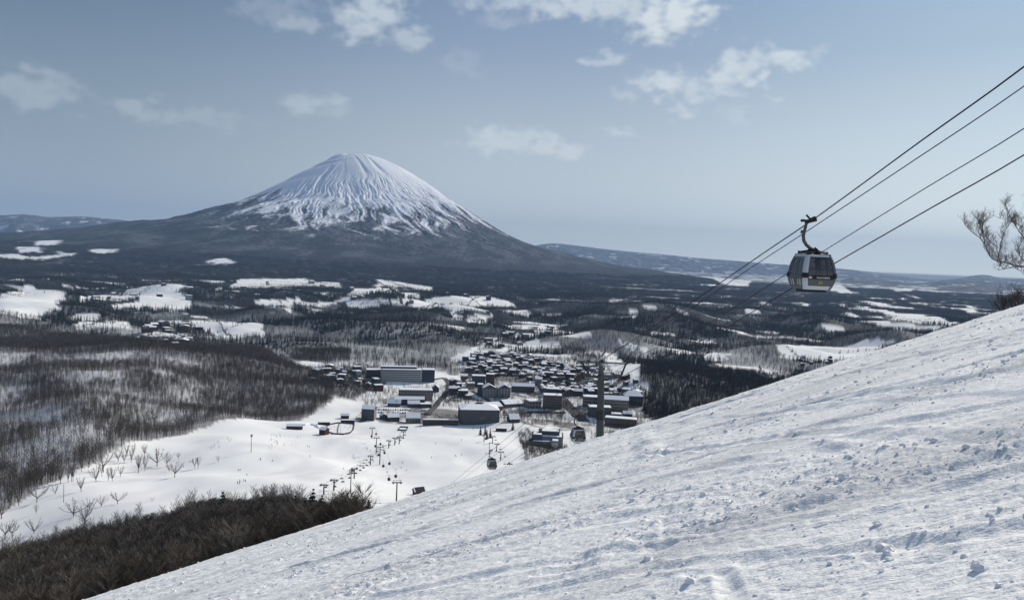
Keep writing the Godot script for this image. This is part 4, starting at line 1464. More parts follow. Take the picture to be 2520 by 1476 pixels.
func shell(o: Node3D, w: float, h: float, deep: float, wall: String, roof: String, rise: float, snow: float, bare := false) -> void:
	part("wall", unit.box, mats[wall], o, Vector3.ZERO, Vector3(w, h, deep))
	if roof == "flat":
		part("roof", unit.box, mats.dark_roof, o, Vector3(0, h, 0), Vector3(w + 0.5, 0.35, deep + 0.5))
		part("roof_snow", unit.snow, mats.roof_snow, o, Vector3(0, h + 0.35, 0), Vector3(w + 0.1, snow + 0.25, deep + 0.1))
		return
	var shape := "hip" if roof == "hip" else "gable"
	var turn := Vector3(0, PI / 2, 0) if roof == "gable_front" else Vector3.ZERO
	var rw := deep if roof == "gable_front" else w
	var rd := w if roof == "gable_front" else deep
	part("roof", unit[shape], mats.dark_roof, o, Vector3(0, h, 0), Vector3(rw + 0.9, rise, rd + 0.9), turn)
	if not bare:
		part("roof_snow", unit[shape], mats.roof_snow, o, Vector3(0, h + 0.18, 0), Vector3(rw + 0.75, rise + snow, rd + 0.75), turn)

func build_buildings() -> void:
	units()
	# the long hotel with bands of balconies
	var b := building("long_hotel", "long pale hotel with horizontal balcony bands at the left of the village", 937, 1037, 940, 911, 18.0, "grey", "flat", 0.0, 0, 0, 3.0, 0.6)
	var wall: Node3D = b.get_node("wall")
	var w := wall.scale.x
	var h := wall.scale.y
	for j in 6:
		part("balcony", unit.box, mats.white_wall, b, Vector3(0, 0.9 + j * (h - 1.0) / 6.0, 9.5), Vector3(w * 0.97, 1.1, 1.2))
		for i in 20:
			part("window", unit.box, mats.window_glass, b, Vector3((i + 0.5) / 20.0 * w * 0.96 - w * 0.48, 2.2 + j * (h - 1.0) / 6.0, 9.04), Vector3(w / 20.0 * 0.7, (h - 1.0) / 6.0 * 0.42, 0.12))
	part("upper_storey", unit.box, mats.slate, b, Vector3(-4, h + 0.9, -4), Vector3(w * 0.9, 3.4, 9))
	part("upper_snow", unit.snow, mats.roof_snow, b, Vector3(-4, h + 4.3, -4), Vector3(w * 0.9, 0.6, 9))
	building("hotel_wing", "dark blue end block of the long pale hotel", 1038, 1069, 941, 911, 16.0, "navy", "flat", 0, 5, 6, 3.0)
	building("apartment_block", "brown flat roofed block behind the left end of the long hotel", 900, 936, 932, 911, 16.0, "brown", "flat", 0, 3, 6)
	building("grey_hotel", "broad grey hotel with bumps of snow along its flat roof", 980, 1064, 987, 961, 15.0, "pink", "flat", 0, 4, 16, 2.0, 0.7)
	building("lodge_hall", "dark brown long hall with snow on the roof in front of the broad grey hotel", 971, 1044, 997, 983, 11.0, "maroon", "gable", 3.0, 1, 10, 2.0, 0.5)
	building("dark_lodge", "low dark lodge with bare grey roof at the left of the brown hall", 953, 985, 1001, 993, 12.0, "slate", "gable", 5.0, 1, 4, -8.0, 0.05)
	building("dark_lodge", "low dark lodge with bare roof at the right of the brown hall", 1003, 1033, 1003, 994, 11.0, "slate", "gable", 4.0, 1, 4, 4.0, 0.05)
	building("dark_lodge", "dark low annex beside the curving brown road", 1034, 1062, 1004, 995, 10.0, "brown", "flat", 0, 1, 4, 6.0, 0.02)
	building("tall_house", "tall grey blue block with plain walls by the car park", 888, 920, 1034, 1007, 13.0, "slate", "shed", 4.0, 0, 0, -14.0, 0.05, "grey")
	building("rental_shop", "small white roofed hut, leftmost of three below the car park", 936, 953, 1033, 1024, 9.0, "brown", "gable_front", 3.0, 1, 2, 10.0)
	building("rental_shop", "white roofed hut with broad snow roof, middle of three below the car park", 954, 983, 1037, 1027, 11.0, "brown", "gable", 4.0, 1, 3, 12.0)
	building("rental_shop", "white roofed lodge, largest and rightmost of three below the car park", 999, 1034, 1042, 1029, 14.0, "tan", "gable", 5.0, 1, 5, 4.0)
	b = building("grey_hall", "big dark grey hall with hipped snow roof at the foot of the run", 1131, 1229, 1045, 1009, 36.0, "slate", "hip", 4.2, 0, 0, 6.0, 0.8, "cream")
	wall = b.get_node("wall")
	w = wall.scale.x
	for i in 4:
		part("window", unit.box, mats.window_glass, b, Vector3(w * (0.02 + 0.075 * i), 6.5, 18.04), Vector3(w * 0.062, 4.0, 0.12))
	for i in 5:
		part("window", unit.box, mats.window_glass, b, Vector3(w * (-0.42 + 0.09 * i), 2.2, 18.04), Vector3(w * 0.07, 2.4, 0.12))
	part("skylight", unit.gable, mats.dark_roof, b, Vector3(0, wall.scale.y + 4.4, 0), Vector3(9, 1.8, 5))
	for i in 3:
		part("window", unit.box, mats.window_glass, b, Vector3(w * 0.5 + 0.14, 4.0, -10.0 + 9.0 * i), Vector3(0.12, 3.0, 4.0))
	b = building("bank_wall", "long low brown wall under the terrace left of the big grey hall", 1040, 1129, 1046, 1034, 5.0, "brown", "flat", 0, 0, 0, 4.0, 0.4)
	building("chalet", "dark steep roofed chalet right of the big grey hall", 1254, 1280, 1040, 1032, 12.0, "maroon", "gable", 6.0, 1, 3, 20.0, 0.03)
	building("narrow_house", "narrow dark blue house left of the pale twin houses", 1174, 1188, 974, 947, 11.0, "navy", "flat", 0, 4, 2)
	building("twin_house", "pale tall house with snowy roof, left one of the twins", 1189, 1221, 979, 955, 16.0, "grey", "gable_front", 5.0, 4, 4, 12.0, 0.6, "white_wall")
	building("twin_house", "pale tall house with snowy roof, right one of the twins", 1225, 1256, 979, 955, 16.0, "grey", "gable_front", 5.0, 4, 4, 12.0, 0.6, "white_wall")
	building("apartment_block", "dark stepped block behind the twin houses", 1160, 1194, 953, 926, 15.0, "slate", "flat", 0, 4, 5)
	building("apartment_block", "dark tower like block behind the right twin house", 1195, 1216, 952, 922, 14.0, "brown", "flat", 0, 5, 4)
	building("long_lodge", "long brown lodge with white roof right of the twin houses", 1259, 1316, 966, 951, 14.0, "brown", "gable", 4.0, 2, 11, 4.0)
	building("white_roofed_shop", "wide low shop under one sloping white roof, left of the pair", 1197, 1240, 1011, 1001, 26.0, "tan", "shed", 4.0, 1, 6, 28.0, 0.5)
	building("white_roofed_shop", "wide low shop under one sloping white roof, right of the pair", 1240, 1292, 1002, 994, 26.0, "tan", "shed", 4.0, 1, 6, 28.0, 0.5)
	building("pink_house", "pinkish house with white flat roof, left of the brown hotel", 1301, 1333, 1006, 988, 20.0, "pink", "flat", 0, 2, 4, 24.0)
	building("brown_hotel", "square brown hotel with rows of windows in the middle of the village", 1336, 1382, 1007, 974, 17.0, "timber", "flat", 0, 5, 9, 3.0)
	building("apartment_block", "dark block with white roof behind the square brown hotel", 1344, 1376, 974, 958, 14.0, "navy", "flat", 0, 2, 5)
	building("broad_hotel", "broad brown grey hotel right of the lift tower, white roofed", 1482, 1546, 1014, 984, 17.0, "tan", "gable", 4.0, 4, 14, 2.0, 0.6)
	building("broad_hotel", "broad brown grey hotel left of the lift tower, white roofed", 1434, 1481, 1002, 978, 17.0, "pink", "flat", 0, 3, 9, 2.0)
	building("parapet_house", "dark block with white parapet roof behind the lift tower", 1448, 1504, 1029, 1003, 17.0, "slate", "flat", 0, 3, 9, 6.0, 0.3)
	building("terrace_house", "low house with several white roofs right of the lift tower", 1504, 1530, 1032, 1020, 12.0, "brown", "flat", 0, 1, 4, 4.0)
	building("terrace_house", "low house with white roof, right end of the terrace", 1533, 1556, 1030, 1019, 10.0, "brown", "gable", 3.0, 1, 3, 4.0)
	building("long_brown_building", "long low brown building with white roof nearest the slope edge", 1487, 1566, 1051, 1031, 14.0, "timber", "flat", 0, 2, 14, -3.0)
	building("villa", "large dark villa with broad white hipped roof at the right of the village", 1536, 1582, 997, 975, 20.0, "slate", "hip", 6.0, 2, 7, 8.0, 0.7)
	building("red_house", "maroon house with white roof, left of the broad hotels", 1412, 1434, 974, 963, 12.0, "maroon", "gable", 3.0, 2, 5)
	building("red_house", "maroon house with white roof, behind the broad hotels", 1437, 1464, 970, 957, 12.0, "maroon", "flat", 0, 2, 5)
	building("red_shed", "low maroon shed on the snow right of the pine clump", 1220, 1247, 1062, 1055, 5.0, "maroon", "flat", 0, 0, 0, 2.0, 0.05)
	building("red_shed", "long maroon shed under the left wood, behind the snow bank", 704, 742, 1057, 1049, 7.0, "maroon", "gable", 2.0, 0, 0, -8.0, 0.15)
	building("red_shed", "maroon roofed shed at the left of the fenced oval", 783, 800, 1070, 1058, 8.0, "maroon", "gable", 2.5, 0, 0, -35.0, 0.02)
	building("red_shed", "maroon shed behind the left half of the fenced oval", 782, 811, 1046, 1040, 5.0, "maroon", "flat", 0, 0, 0, 0.0, 0.2)
	building("red_shed", "maroon shed behind the right half of the fenced oval", 838, 872, 1042, 1035, 5.0, "maroon", "flat", 0, 0, 0, 0.0, 0.3)
	building("red_shed", "small maroon hut between the wood and the tall grey blue block", 838, 858, 1031, 1023, 6.0, "maroon", "gable", 2.0, 0, 0)
	building("red_house", "brick red house by the curving road", 1104, 1124, 972, 956, 10.0, "maroon", "gable", 3.0, 2, 3, 0.0, 0.1)
	building("red_house", "brick red house with pale base right of the curving road", 1127, 1150, 978, 962, 10.0, "maroon", "flat", 0, 2, 4, 0.0, 0.1)
	building("steep_house", "steep roofed dark house where the road bends", 1063, 1080, 965, 955, 9.0, "maroon", "gable_front", 5.0, 1, 2, 0.0, 0.05)
	station()
	run_hut()

# the gondola station: stacked grey green boxes with snow on their roofs
func station() -> void:
	var p := on_ground(1350, 1098, 300.0)
	var d := -p.z
	var m := d / F   # metres to one unit of the photograph at its distance
	var o := thing("gondola_station", "modern grey green gondola station of stacked boxes, snow on its flat roofs", "building", p - Vector3.UP, -atan(p.x / d))
	taken.append([p.x, d, 40.0])
	var boxes := [["hall", "green_grey", 4, 0, -9, 62, 26, 26], ["front_block", "green_grey", -16, 0, 4, 66, 17, 14], ["side_block", "grey", 15, 0, 6, 18, 22, 20], ["roof_block", "slate", 0, 26, -12, 52, 10, 16], ["left_block", "slate", -30, 17, -2, 26, 14, 16]]
	for b in boxes:
		var pos := Vector3(b[2] * m, b[3] * m, b[4])
		var s := Vector3(b[5] * m, b[6] * m, b[7])
		part(b[0], unit.box, mats[b[1]], o, pos, s)
		var rim := part("roof_edge", unit.box, mats.dark_roof, o, pos + Vector3(0, s.y, 0), Vector3(s.x + 0.6, 0.5, s.z + 0.6))
		part("roof_snow", unit.snow, mats.roof_snow, o, pos + Vector3(s.x * 0.05, s.y + 0.5, 0), Vector3(s.x * 0.8, 0.5, s.z * 0.8))
	for i in 9:
		part("window", unit.box, mats.window_glass, o, Vector3((-40 + i * 7.2) * m, 5.5 * m, 11.05), Vector3(5.6 * m, 7 * m, 0.12))
	for j in 4:
		for i in 3:
			part("louvre", unit.box, mats.rail, o, Vector3((9.5 + i * 5.4) * m, (3.5 + j * 4.4) * m, 16.05), Vector3(4.6 * m, 2.4 * m, 0.1))
	for i in 8:
		part("window", unit.box, mats.window_glass, o, Vector3((-21 + i * 6.0) * m, 28.5 * m, -3.95), Vector3(4.6 * m, 5 * m, 0.1))

func run_hut() -> void:
	var p := on_ground(1030, 1217, 250.0)
	var m := -p.z / F
	var o := thing("run_hut", "small dark hut with slatted roof and white edges peeking over the near slope", "hut", p - Vector3.UP * 0.4, 0.5)
	part("wall", unit.box, mats.brown, o, Vector3.ZERO, Vector3(26 * m, 12 * m, 18 * m))
	var roof := part("roof", unit.gable, mat("slats", 0.1, 0.09, 0.085, 0.8), o, Vector3(0, 12 * m, 0), Vector3(30 * m, 9 * m, 22 * m))
	for s in [-1, 1]:
		var t := Tri.new()
		t.box(Vector3(0, 0, 0), Vector3(2.4 * m, 0.3, 14.2 * m))
		var e := part("snowy_verge", t.mesh(), mats.roof_snow, o, Vector3(s * 14 * m, 16.8 * m, 5.5 * m), Vector3.ONE, Vector3(atan2(9.0, 11.0), 0, 0))
	for i in 6:
		var t := Tri.new()
		t.box(Vector3.ZERO, Vector3(0.25, 0.2, 14.0 * m))
		part("roof_batten", t.mesh(), mats.dark_roof, o, Vector3((i - 2.5) * 4.2 * m, 16.8 * m, 5.6 * m), Vector3.ONE, Vector3(atan2(9.0, 11.0), 0, 0))

func nth(n: int) -> String:
	var e := "th"
	if n % 100 < 10 or n % 100 > 20:
		e = {1: "st", 2: "nd", 3: "rd"}.get(n % 10, "th")
	return "%d%s" % [n, e]

# houses scattered in a quarter of the village; the outline is in the photograph
func houses(quarter: String, group: String, outline: Array, count: int, gap: float, seed_: int, lo: float, hi: float) -> void:
	var g := RandomNumberGenerator.new()
	g.seed = seed_
	var p := PackedVector2Array()
	for i in range(0, outline.size(), 2):
		var q := on_ground(outline[i], outline[i + 1], 700.0)
		p.append(Vector2(q.x, -q.z))
	var box := Rect2(p[0], Vector2.ZERO)
	for q in p:
		box = box.expand(q)
	var spots := []
	for k in count * 60:
		if spots.size() >= count:
			break
		var q := box.position + Vector2(g.randf(), g.randf()) * box.size
		if not Geometry2D.is_point_in_polygon(q, p):
			continue
		var ok := true
		for t in taken:
			if Vector2(t[0], t[1]).distance_to(q) < t[2] + gap * 0.5:
				ok = false
				break
		if not ok:
			continue
		taken.append([q.x, q.y, gap * 0.5])
		spots.append(q)
	# rows by distance, each from left to right
	spots.sort_custom(func(a, b): return a.y < b.y)
	var per := maxi(int(sqrt(count * 1.6)), 4)
	var r := 0
	while r * per < spots.size():
		var row := spots.slice(r * per, (r + 1) * per)
		row.sort_custom(func(a, b): return a.x / a.y < b.x / b.y)
		for i in row.size():
			var q: Vector2 = row[i]
			var wall: String = ["brown", "slate", "maroon", "brown", "timber", "slate", "navy", "grey", "tan", "cream"][g.randi() % 10]
			var roof: String = ["gable", "flat", "gable", "flat", "gable_front"][g.randi() % 5]
			var s := g.randf_range(lo, hi)
			var words: String = {"brown": "dark brown", "slate": "slate grey", "maroon": "maroon", "timber": "timber", "navy": "dark blue", "grey": "grey", "tan": "tan", "cream": "cream"}[wall]
			var lab := "%s %s house, %s from left in %s row, %s" % [words, "flat-roofed" if roof == "flat" else "gabled", nth(i + 1), nth(r + 1), quarter]
			var o := thing("house", lab, "house", Vector3(q.x, land(q.x, q.y) - 0.4, -q.y), -atan(q.x / q.y) + [0.3, 0.3, 1.85, -0.2][g.randi() % 4] + g.randf_range(-0.15, 0.15), group)
			var hw := s * g.randf_range(0.8, 1.3)
			var hh := s * g.randf_range(0.45, 0.9)
			var hd := s * g.randf_range(0.8, 1.15)
			for k in 3:
				part("window", unit.box, mats.window_glass, o, Vector3((k - 1) * hw * 0.3, hh * 0.5, hd * 0.5 + 0.03), Vector3(hw * 0.18, hh * 0.22, 0.1))
			shell(o, hw, hh, hd, wall, roof, s * g.randf_range(0.08, 0.2), g.randf_range(0.35, 0.7), g.randf() < 0.12)
		r += 1

func build_village() -> void:
	houses("hillside village", "small houses of the village", [1147, 888, 1160, 874, 1250, 872, 1330, 884, 1400, 905, 1420, 935, 1330, 945, 1210, 925, 1150, 915], 140, 13.0, 11, 6.0, 13.0)
	houses("lower village", "small houses among the hotels", [1260, 948, 1340, 944, 1420, 936, 1500, 950, 1580, 965, 1560, 985, 1420, 975, 1330, 966, 1262, 962], 56, 13.0, 12, 7.0, 13.0)
	houses("tower side village", "small houses right of the hillside village", [1412, 905, 1450, 905, 1530, 930, 1580, 945, 1540, 950, 1430, 934], 24, 15.0, 21, 7.0, 12.0)
	houses("left village end", "small houses at the left end of the village", [748, 916, 800, 908, 890, 914, 900, 930, 950, 944, 930, 962, 860, 962, 800, 950, 760, 936], 27, 19.0, 13, 8.0, 13.0)
	houses("road bend", "small houses by the curving road", [1100, 940, 1150, 938, 1172, 960, 1150, 985, 1105, 985], 9, 15.0, 14, 8.0, 12.0)
	houses("far left hamlet", "tiny houses of the far left hamlet", [320, 838, 370, 833, 440, 838, 470, 833, 500, 838, 470, 850, 430, 856, 380, 850], 34, 21.0, 15, 9.0, 16.0)
	houses("far left field farms", "tiny houses by the far left fields", [330, 806, 400, 806, 520, 816, 470, 822, 360, 818], 14, 26.0, 16, 10.0, 22.0)
	houses("slope edge hamlet", "tiny houses beside the edge of the near slope", [1965, 878, 2010, 884, 2060, 882, 2030, 896, 1975, 900], 13, 24.0, 17, 6.5, 10.0)
	houses("volcano foot farms", "tiny farms below the volcano", [560, 690, 830, 700, 1060, 712, 1250, 745, 1100, 770, 800, 750, 640, 740], 22, 90.0, 18, 14.0, 22.0)
	houses("left field farms", "tiny farms in the left fields", [220, 722, 540, 710, 470, 750, 260, 746], 10, 90.0, 19, 14.0, 20.0)
	houses("river terrace farms", "tiny farms on the river terrace", [1180, 842, 1320, 808, 1380, 803, 1320, 846, 1220, 856], 14, 45.0, 20, 12.0, 18.0)
	car_park()
	fences()

func car_mesh() -> ArrayMesh:
	# a small estate car, 4.2 m long, facing the camera
	var t := Tri.new()
	var prof_ := [[-2.1, 0.35], [-2.1, 0.85], [-1.9, 0.95], [-1.5, 1.45], [0.3, 1.48], [0.95, 0.98], [2.0, 0.86], [2.1, 0.6], [2.1, 0.35]]
	for s in [-1.0, 1.0]:
		for i in range(1, prof_.size() - 1):
			var a := Vector3(s * 0.82, prof_[0][1], prof_[0][0])
			var b := Vector3(s * (0.82 if prof_[i][1] < 1.2 else 0.7), prof_[i][1], prof_[i][0])
			var c := Vector3(s * (0.82 if prof_[i + 1][1] < 1.2 else 0.7), prof_[i + 1][1], prof_[i + 1][0])
			if s > 0:
				t.t(a, b, c)
			else:
				t.t(a, c, b)
		for z in [-1.3, 1.3]:
			t.tube([Vector3(s * 0.62, 0.32, z), Vector3(s * 0.86, 0.32, z)], [0.32, 0.32], 8, Color(0.02, 0.02, 0.02))
	for i in prof_.size() - 1:
		var k := 0.82 if prof_[i][1] < 1.2 else 0.7
		var k2 := 0.82 if prof_[i + 1][1] < 1.2 else 0.7
		var glass := i == 2 or i == 4
		t.q(Vector3(-k, prof_[i][1], prof_[i][0]), Vector3(-k2, prof_[i + 1][1], prof_[i + 1][0]), Vector3(k2, prof_[i + 1][1], prof_[i + 1][0]), Vector3(k, prof_[i][1], prof_[i][0]), Color(0.04, 0.04, 0.05) if glass else Color.WHITE)
	return t.mesh(true)

func car_park() -> void:
	var mesh := car_mesh()
	var g := RandomNumberGenerator.new()
	g.seed = 31
	var tones := [["white", 0.7, 0.7, 0.7], ["black", 0.02, 0.02, 0.022], ["silver", 0.4, 0.41, 0.42], ["dark blue", 0.03, 0.04, 0.09], ["red", 0.25, 0.02, 0.02], ["grey", 0.15, 0.15, 0.16]]
	for row in 2:
		var y0 := [1008.0, 1015.0][row] as float
		var n := 22
		for i in n:
			var f := i / (n - 1.0)
			var px := lerpf(926.0, 1050.0, f)
			var py := y0 + lerpf(0.0, 3.5, f) + g.randf_range(-0.4, 0.4)
			if g.randf() < 0.08:
				continue
			var tone: Array = tones[g.randi() % 6]
			var m := mat("car_" + tone[0], tone[1], tone[2], tone[3], 0.3)
			m.vertex_color_use_as_albedo = true
			var o := part("parked_car", mesh, m, null, on_ground(px, py), Vector3.ONE, Vector3(0, g.randf_range(-0.08, 0.08) + (PI if g.randf() < 0.3 else 0.0), 0))
			tag(o, "%s parked car, %s from the left in the %s row of the car park" % [tone[0], nth(i + 1), ["back", "front"][row]], "car", "cars parked in rows behind the white roofed huts")

func fences() -> void:
	var net := mat("dark_net", 0.05, 0.05, 0.06, 0.9)
	var f := [
		["safety_fence", "dark netting fence closing the oval play area at the foot of the run", [803, 1052, 808, 1046, 830, 1042, 866, 1041, 872, 1047, 870, 1057, 862, 1066, 845, 1070, 820, 1069, 806, 1064, 803, 1052], 1.7],
		["safety_fence", "dark netting fence across the middle of the oval play area", [836, 1043, 838, 1069], 1.5],
		["safety_fence", "small square of fence around the loading place of the middle chairlift", [979, 1059, 985, 1051, 1004, 1052, 1000, 1060, 979, 1059], 1.4]]
	for q in f:
		var pts := []
		for i in range(0, q[2].size(), 2):
			pts.append(on_ground(q[2][i], q[2][i + 1]))
		var o := thing(q[0], q[1], "fence", pts[0])
		var t := Tri.new()
		for i in pts.size() - 1:
			var a: Vector3 = pts[i] - pts[0]
			var b: Vector3 = pts[i + 1] - pts[0]
			var up: Vector3 = Vector3.UP * q[3]
			var side := (b - a).cross(Vector3.UP).normalized() * 0.05
			t.q(a + side, a + side + up, b + side + up, b + side)
			t.q(b - side, b - side + up, a - side + up, a - side)
			t.q(a + side + up, a - side + up, b - side + up, b + side + up)
			part("fence_post", unit.box, mats.dark_roof, o, a - Vector3.UP * 0.2, Vector3(0.14, q[3] + 0.5, 0.14))
		part("netting", t.mesh(), net, o)
	# the snow wall curling round the left end of the oval
	var t := Tri.new()
	var line := [784, 1054, 776, 1048, 762, 1045, 748, 1046]
	var pv := Vector3.ZERO
	for i in range(0, line.size(), 2):
		var p := on_ground(line[i], line[i + 1])
		if i > 0:
			t.tube([pv, pv.lerp(p, 0.5) + Vector3.UP * 0.4, p], [1.6, 2.0, 1.6], 7)
		pv = p
	tag(part("snow_bank", t.mesh(), mats.roof_snow), "curved bank of pushed up snow left of the fenced oval", "snow bank")

# ------------------------------------------------------------------ the gondola line

# half the width of the cabin at a height
func cabin_half(y: float) -> float:
	return 0.85 * steps([0.0, 0.80, 0.2, 0.9, 0.45, 0.985, 0.65, 1.0, 0.9, 0.985, 1.2, 0.93, 1.5, 0.83, 1.68, 0.74], y)

# a bent sheet on face k (0 faces +z, 1 +x, 2 -z, 3 -x) from a0 to a1 across, -1..1 of the flat of the face
func sheet(t: Tri, k: int, y0: float, y1: float, a0: float, a1: float, out: float, thick: float) -> void:
	var n := maxi(2, int((y1 - y0) / 0.12))
	var turn := Basis(Vector3.UP, PI / 2 * k)
	var pl := []
	for i in n + 1:
		var y := lerpf(y0, y1, i / float(n))
		var s := cabin_half(y)
		var f := s - 0.13
		pl.append([turn * Vector3(a0 * f, y, s + out), turn * Vector3(a1 * f, y, s + out), turn * Vector3(a1 * f, y, s + out - thick), turn * Vector3(a0 * f, y, s + out - thick)])
	for i in n:
		var p: Array = pl[i]
		var q: Array = pl[i + 1]
		t.q(p[0], q[0], q[1], p[1])
		t.q(p[2], q[2], q[3], p[3])
		t.q(p[1], q[1], q[2], p[2])
		t.q(p[3], q[3], q[0], p[0])
	t.q(pl[0][0], pl[0][1], pl[0][2], pl[0][3])
	t.q(pl[n][3], pl[n][2], pl[n][1], pl[n][0])

# the rounded corner between faces k and k+1
func corner(t: Tri, k: int, y0: float, y1: float, out: float, thick: float) -> void:
	var n := 12
	var turn := Basis(Vector3.UP, PI / 2 * k)
	var rings := []
	for i in n + 1:
		var y := lerpf(y0, y1, i / float(n))
		var s := cabin_half(y)
		var f := s - 0.13
		var line := []
		for j in 6:
			var w := PI / 2 * j / 5.0
			line.append(turn * Vector3(f + sin(w) * (0.13 + out), y, f + cos(w) * (0.13 + out)))
		line.push_front(turn * Vector3(f * 0.93, y, s + out))
		line.append(turn * Vector3(s + out, y, f * 0.93))
		var inner := []
		for p in line:
			inner.append(p - (p * Vector3(1, 0, 1)).normalized() * thick)
		rings.append([line, inner])
	for i in n:
		for j in 7:
			t.q(rings[i][0][j], rings[i + 1][0][j], rings[i + 1][0][j + 1], rings[i][0][j + 1])
			t.q(rings[i][1][j + 1], rings[i + 1][1][j + 1], rings[i + 1][1][j], rings[i][1][j])
		t.q(rings[i][0][7], rings[i + 1][0][7], rings[i + 1][1][7], rings[i][1][7])
		t.q(rings[i][1][0], rings[i + 1][1][0], rings[i + 1][0][0], rings[i][0][0])

func lettering(text: String, height: float, m: Material, parent: Node, pos: Vector3, turn: float, called: String) -> void:
	var tm := TextMesh.new()
	var f := SystemFont.new()
	f.font_names = PackedStringArray(["Droid Sans"])
	f.font_weight = 700
	tm.font = f
	tm.text = text
	tm.font_size = 32
	tm.pixel_size = height / 24.0
	tm.depth = 0.01
	var o := part(called, tm, m, parent, pos, Vector3.ONE, Vector3(0, turn, 0))

func make_cabin(label: String) -> Node3D:
	var o := thing("gondola_cabin", label, "gondola", Vector3.ZERO, 0.0, "cabins on the near gondola line")
	var shell_ := mat("cabin_white", 0.52, 0.55, 0.58, 0.35)
	var lower := mat("cabin_grey", 0.11, 0.115, 0.125, 0.45)
	var dark := mat("cabin_black", 0.022, 0.023, 0.026, 0.5)
	var glass := mat("tinted_glass", 0.03, 0.033, 0.04, 0.06)
	glass.transparency = BaseMaterial3D.TRANSPARENCY_ALPHA
	glass.albedo_color.a = 0.52
	glass.metallic_specular = 0.5
	var t: Tri
	for k in 4:
		t = Tri.new()
		corner(t, k, 0.0, 1.68, 0.012, 0.06)
		part("corner_post", t.mesh(), mat("cabin_post", 0.5, 0.53, 0.56, 0.35) if k == 3 else lower, o)
	# floor pan and skirt
	for k in 4:
		t = Tri.new()
		sheet(t, k, 0.0, 0.18, -0.96, 0.96, 0.006, 0.05)
		part("skirt", t.mesh(), shell_ if k % 2 == 0 else lower, o)
	t = Tri.new()
	t.box(Vector3(0, 0.03, 0), Vector3(1.3, 0.06, 1.3))
	t.box(Vector3(0, -0.05, 0), Vector3(1.0, 0.12, 1.02))
	part("floor", t.mesh(), dark, o)
	for k in [0, 2]:
		t = Tri.new()
		sheet(t, k, 0.185, 0.5, -0.96, 0.96, 0.0, 0.04)
		part("lower_panel", t.mesh(), lower, o)
		t = Tri.new()
		sheet(t, k, 0.505, 0.66, -0.96, 0.96, 0.004, 0.045)
		part("belt", t.mesh(), dark, o)
		t = Tri.new()
		sheet(t, k, 0.67, 1.58, -0.94, 0.94, -0.004, 0.012)
		part("window", t.mesh(), glass, o)
		t = Tri.new()
		sheet(t, k, 0.662, 0.70, -0.96, 0.96, 0.002, 0.04)
		sheet(t, k, 1.55, 1.62, -0.96, 0.96, 0.002, 0.04)
		sheet(t, k, 0.70, 1.55, -0.96, -0.90, 0.002, 0.04)
		sheet(t, k, 0.70, 1.55, 0.90, 0.96, 0.002, 0.04)
		part("window_frame", t.mesh(), dark, o)
	for k in [1, 3]:
		t = Tri.new()
		sheet(t, k, 0.185, 0.56, -0.96, 0.96, -0.002, 0.04)
		part("lower_panel", t.mesh(), mat("cabin_sill", 0.11, 0.105, 0.1, 0.5), o)
		for s in [-1, 1]:
			# two door leaves, each with its pane
			t = Tri.new()
			var a := 0.02 if s > 0 else -0.94
			var b := 0.94 if s > 0 else -0.02
			var e := 0.1
			sheet(t, k, 0.14, 1.6, a, a + e, 0.006, 0.05)
			sheet(t, k, 0.14, 1.6, b - e, b, 0.006, 0.05)
			sheet(t, k, 1.46, 1.6, a + e, b - e, 0.006, 0.05)
			sheet(t, k, 1.16, 1.2, a + e, b - e, 0.006, 0.05)
			sheet(t, k, 0.565, 0.64, a + e, b - e, 0.006, 0.05)
			var door := part("door", t.mesh(), mat("door_frame", 0.13, 0.135, 0.14, 0.4), o)
			t = Tri.new()
			sheet(t, k, 0.64, 1.46, a + e, b - e, -0.006, 0.012)
			part("pane", t.mesh(), glass, door)
			t = Tri.new()
			sheet(t, k, 0.2, 0.5, lerpf(a, b, 0.62), lerpf(a, b, 0.72), 0.03, 0.03)
			sheet(t, k, 0.2, 0.5, lerpf(a, b, 0.30), lerpf(a, b, 0.36), 0.03, 0.03)
			part("ski_rack", t.mesh(), shell_, door)
	# bumpers on the corners
	for k in 4:
		t = Tri.new()
		corner(t, k, 0.56, 0.80, 0.05, 0.07)
		part("bumper", t.mesh(), dark, o)
	# roof
	t = Tri.new()
	for k in 4:
		sheet(t, k, 1.58, 1.69, -0.98, 0.98, 0.01, 0.06)
	part("roof_rim", t.mesh(), shell_, o)
	t = Tri.new()
	t.box(Vector3(0, 1.69, 0), Vector3(1.22, 0.06, 1.22))
	part("roof", t.mesh(), dark, o)
	# benches inside
	for s in [-1, 1]:
		t = Tri.new()
		t.box(Vector3(0, 0.42, s * 0.5), Vector3(1.2, 0.08, 0.4))
		t.box(Vector3(0, 0.24, s * 0.62), Vector3(1.1, 0.3, 0.06))
		part("bench", t.mesh(), dark, o)
	# the frame on the roof and the bent arm up to the rope
	t = Tri.new()
	t.tube([Vector3(-0.74, 1.80, 0.0), Vector3(-0.3, 1.86, 0), Vector3(0.3, 1.86, 0), Vector3(0.74, 1.80, 0.0)], [0.045, 0.06, 0.06, 0.045], 6)
	for s in [-1, 1]:
		t.tube([Vector3(-0.6, 1.76, s * 0.35), Vector3(0.0, 1.8, s * 0.35), Vector3(0.6, 1.76, s * 0.35)], [0.035], 6)
		t.box(Vector3(s * 0.74, 1.80, 0), Vector3(0.07, 0.12, 0.1))
		t.tube([Vector3(s * 0.38, 1.82, 0), Vector3(s * 0.08, 2.05, 0)], [0.035], 6)
		t.box(Vector3(0, 1.77, s * 0.35), Vector3(0.1, 0.14, 0.3))
	t.box(Vector3(0, 1.9, 0), Vector3(0.34, 0.2, 0.2))
	part("roof_frame", t.mesh(), dark, o)
	t = Tri.new()
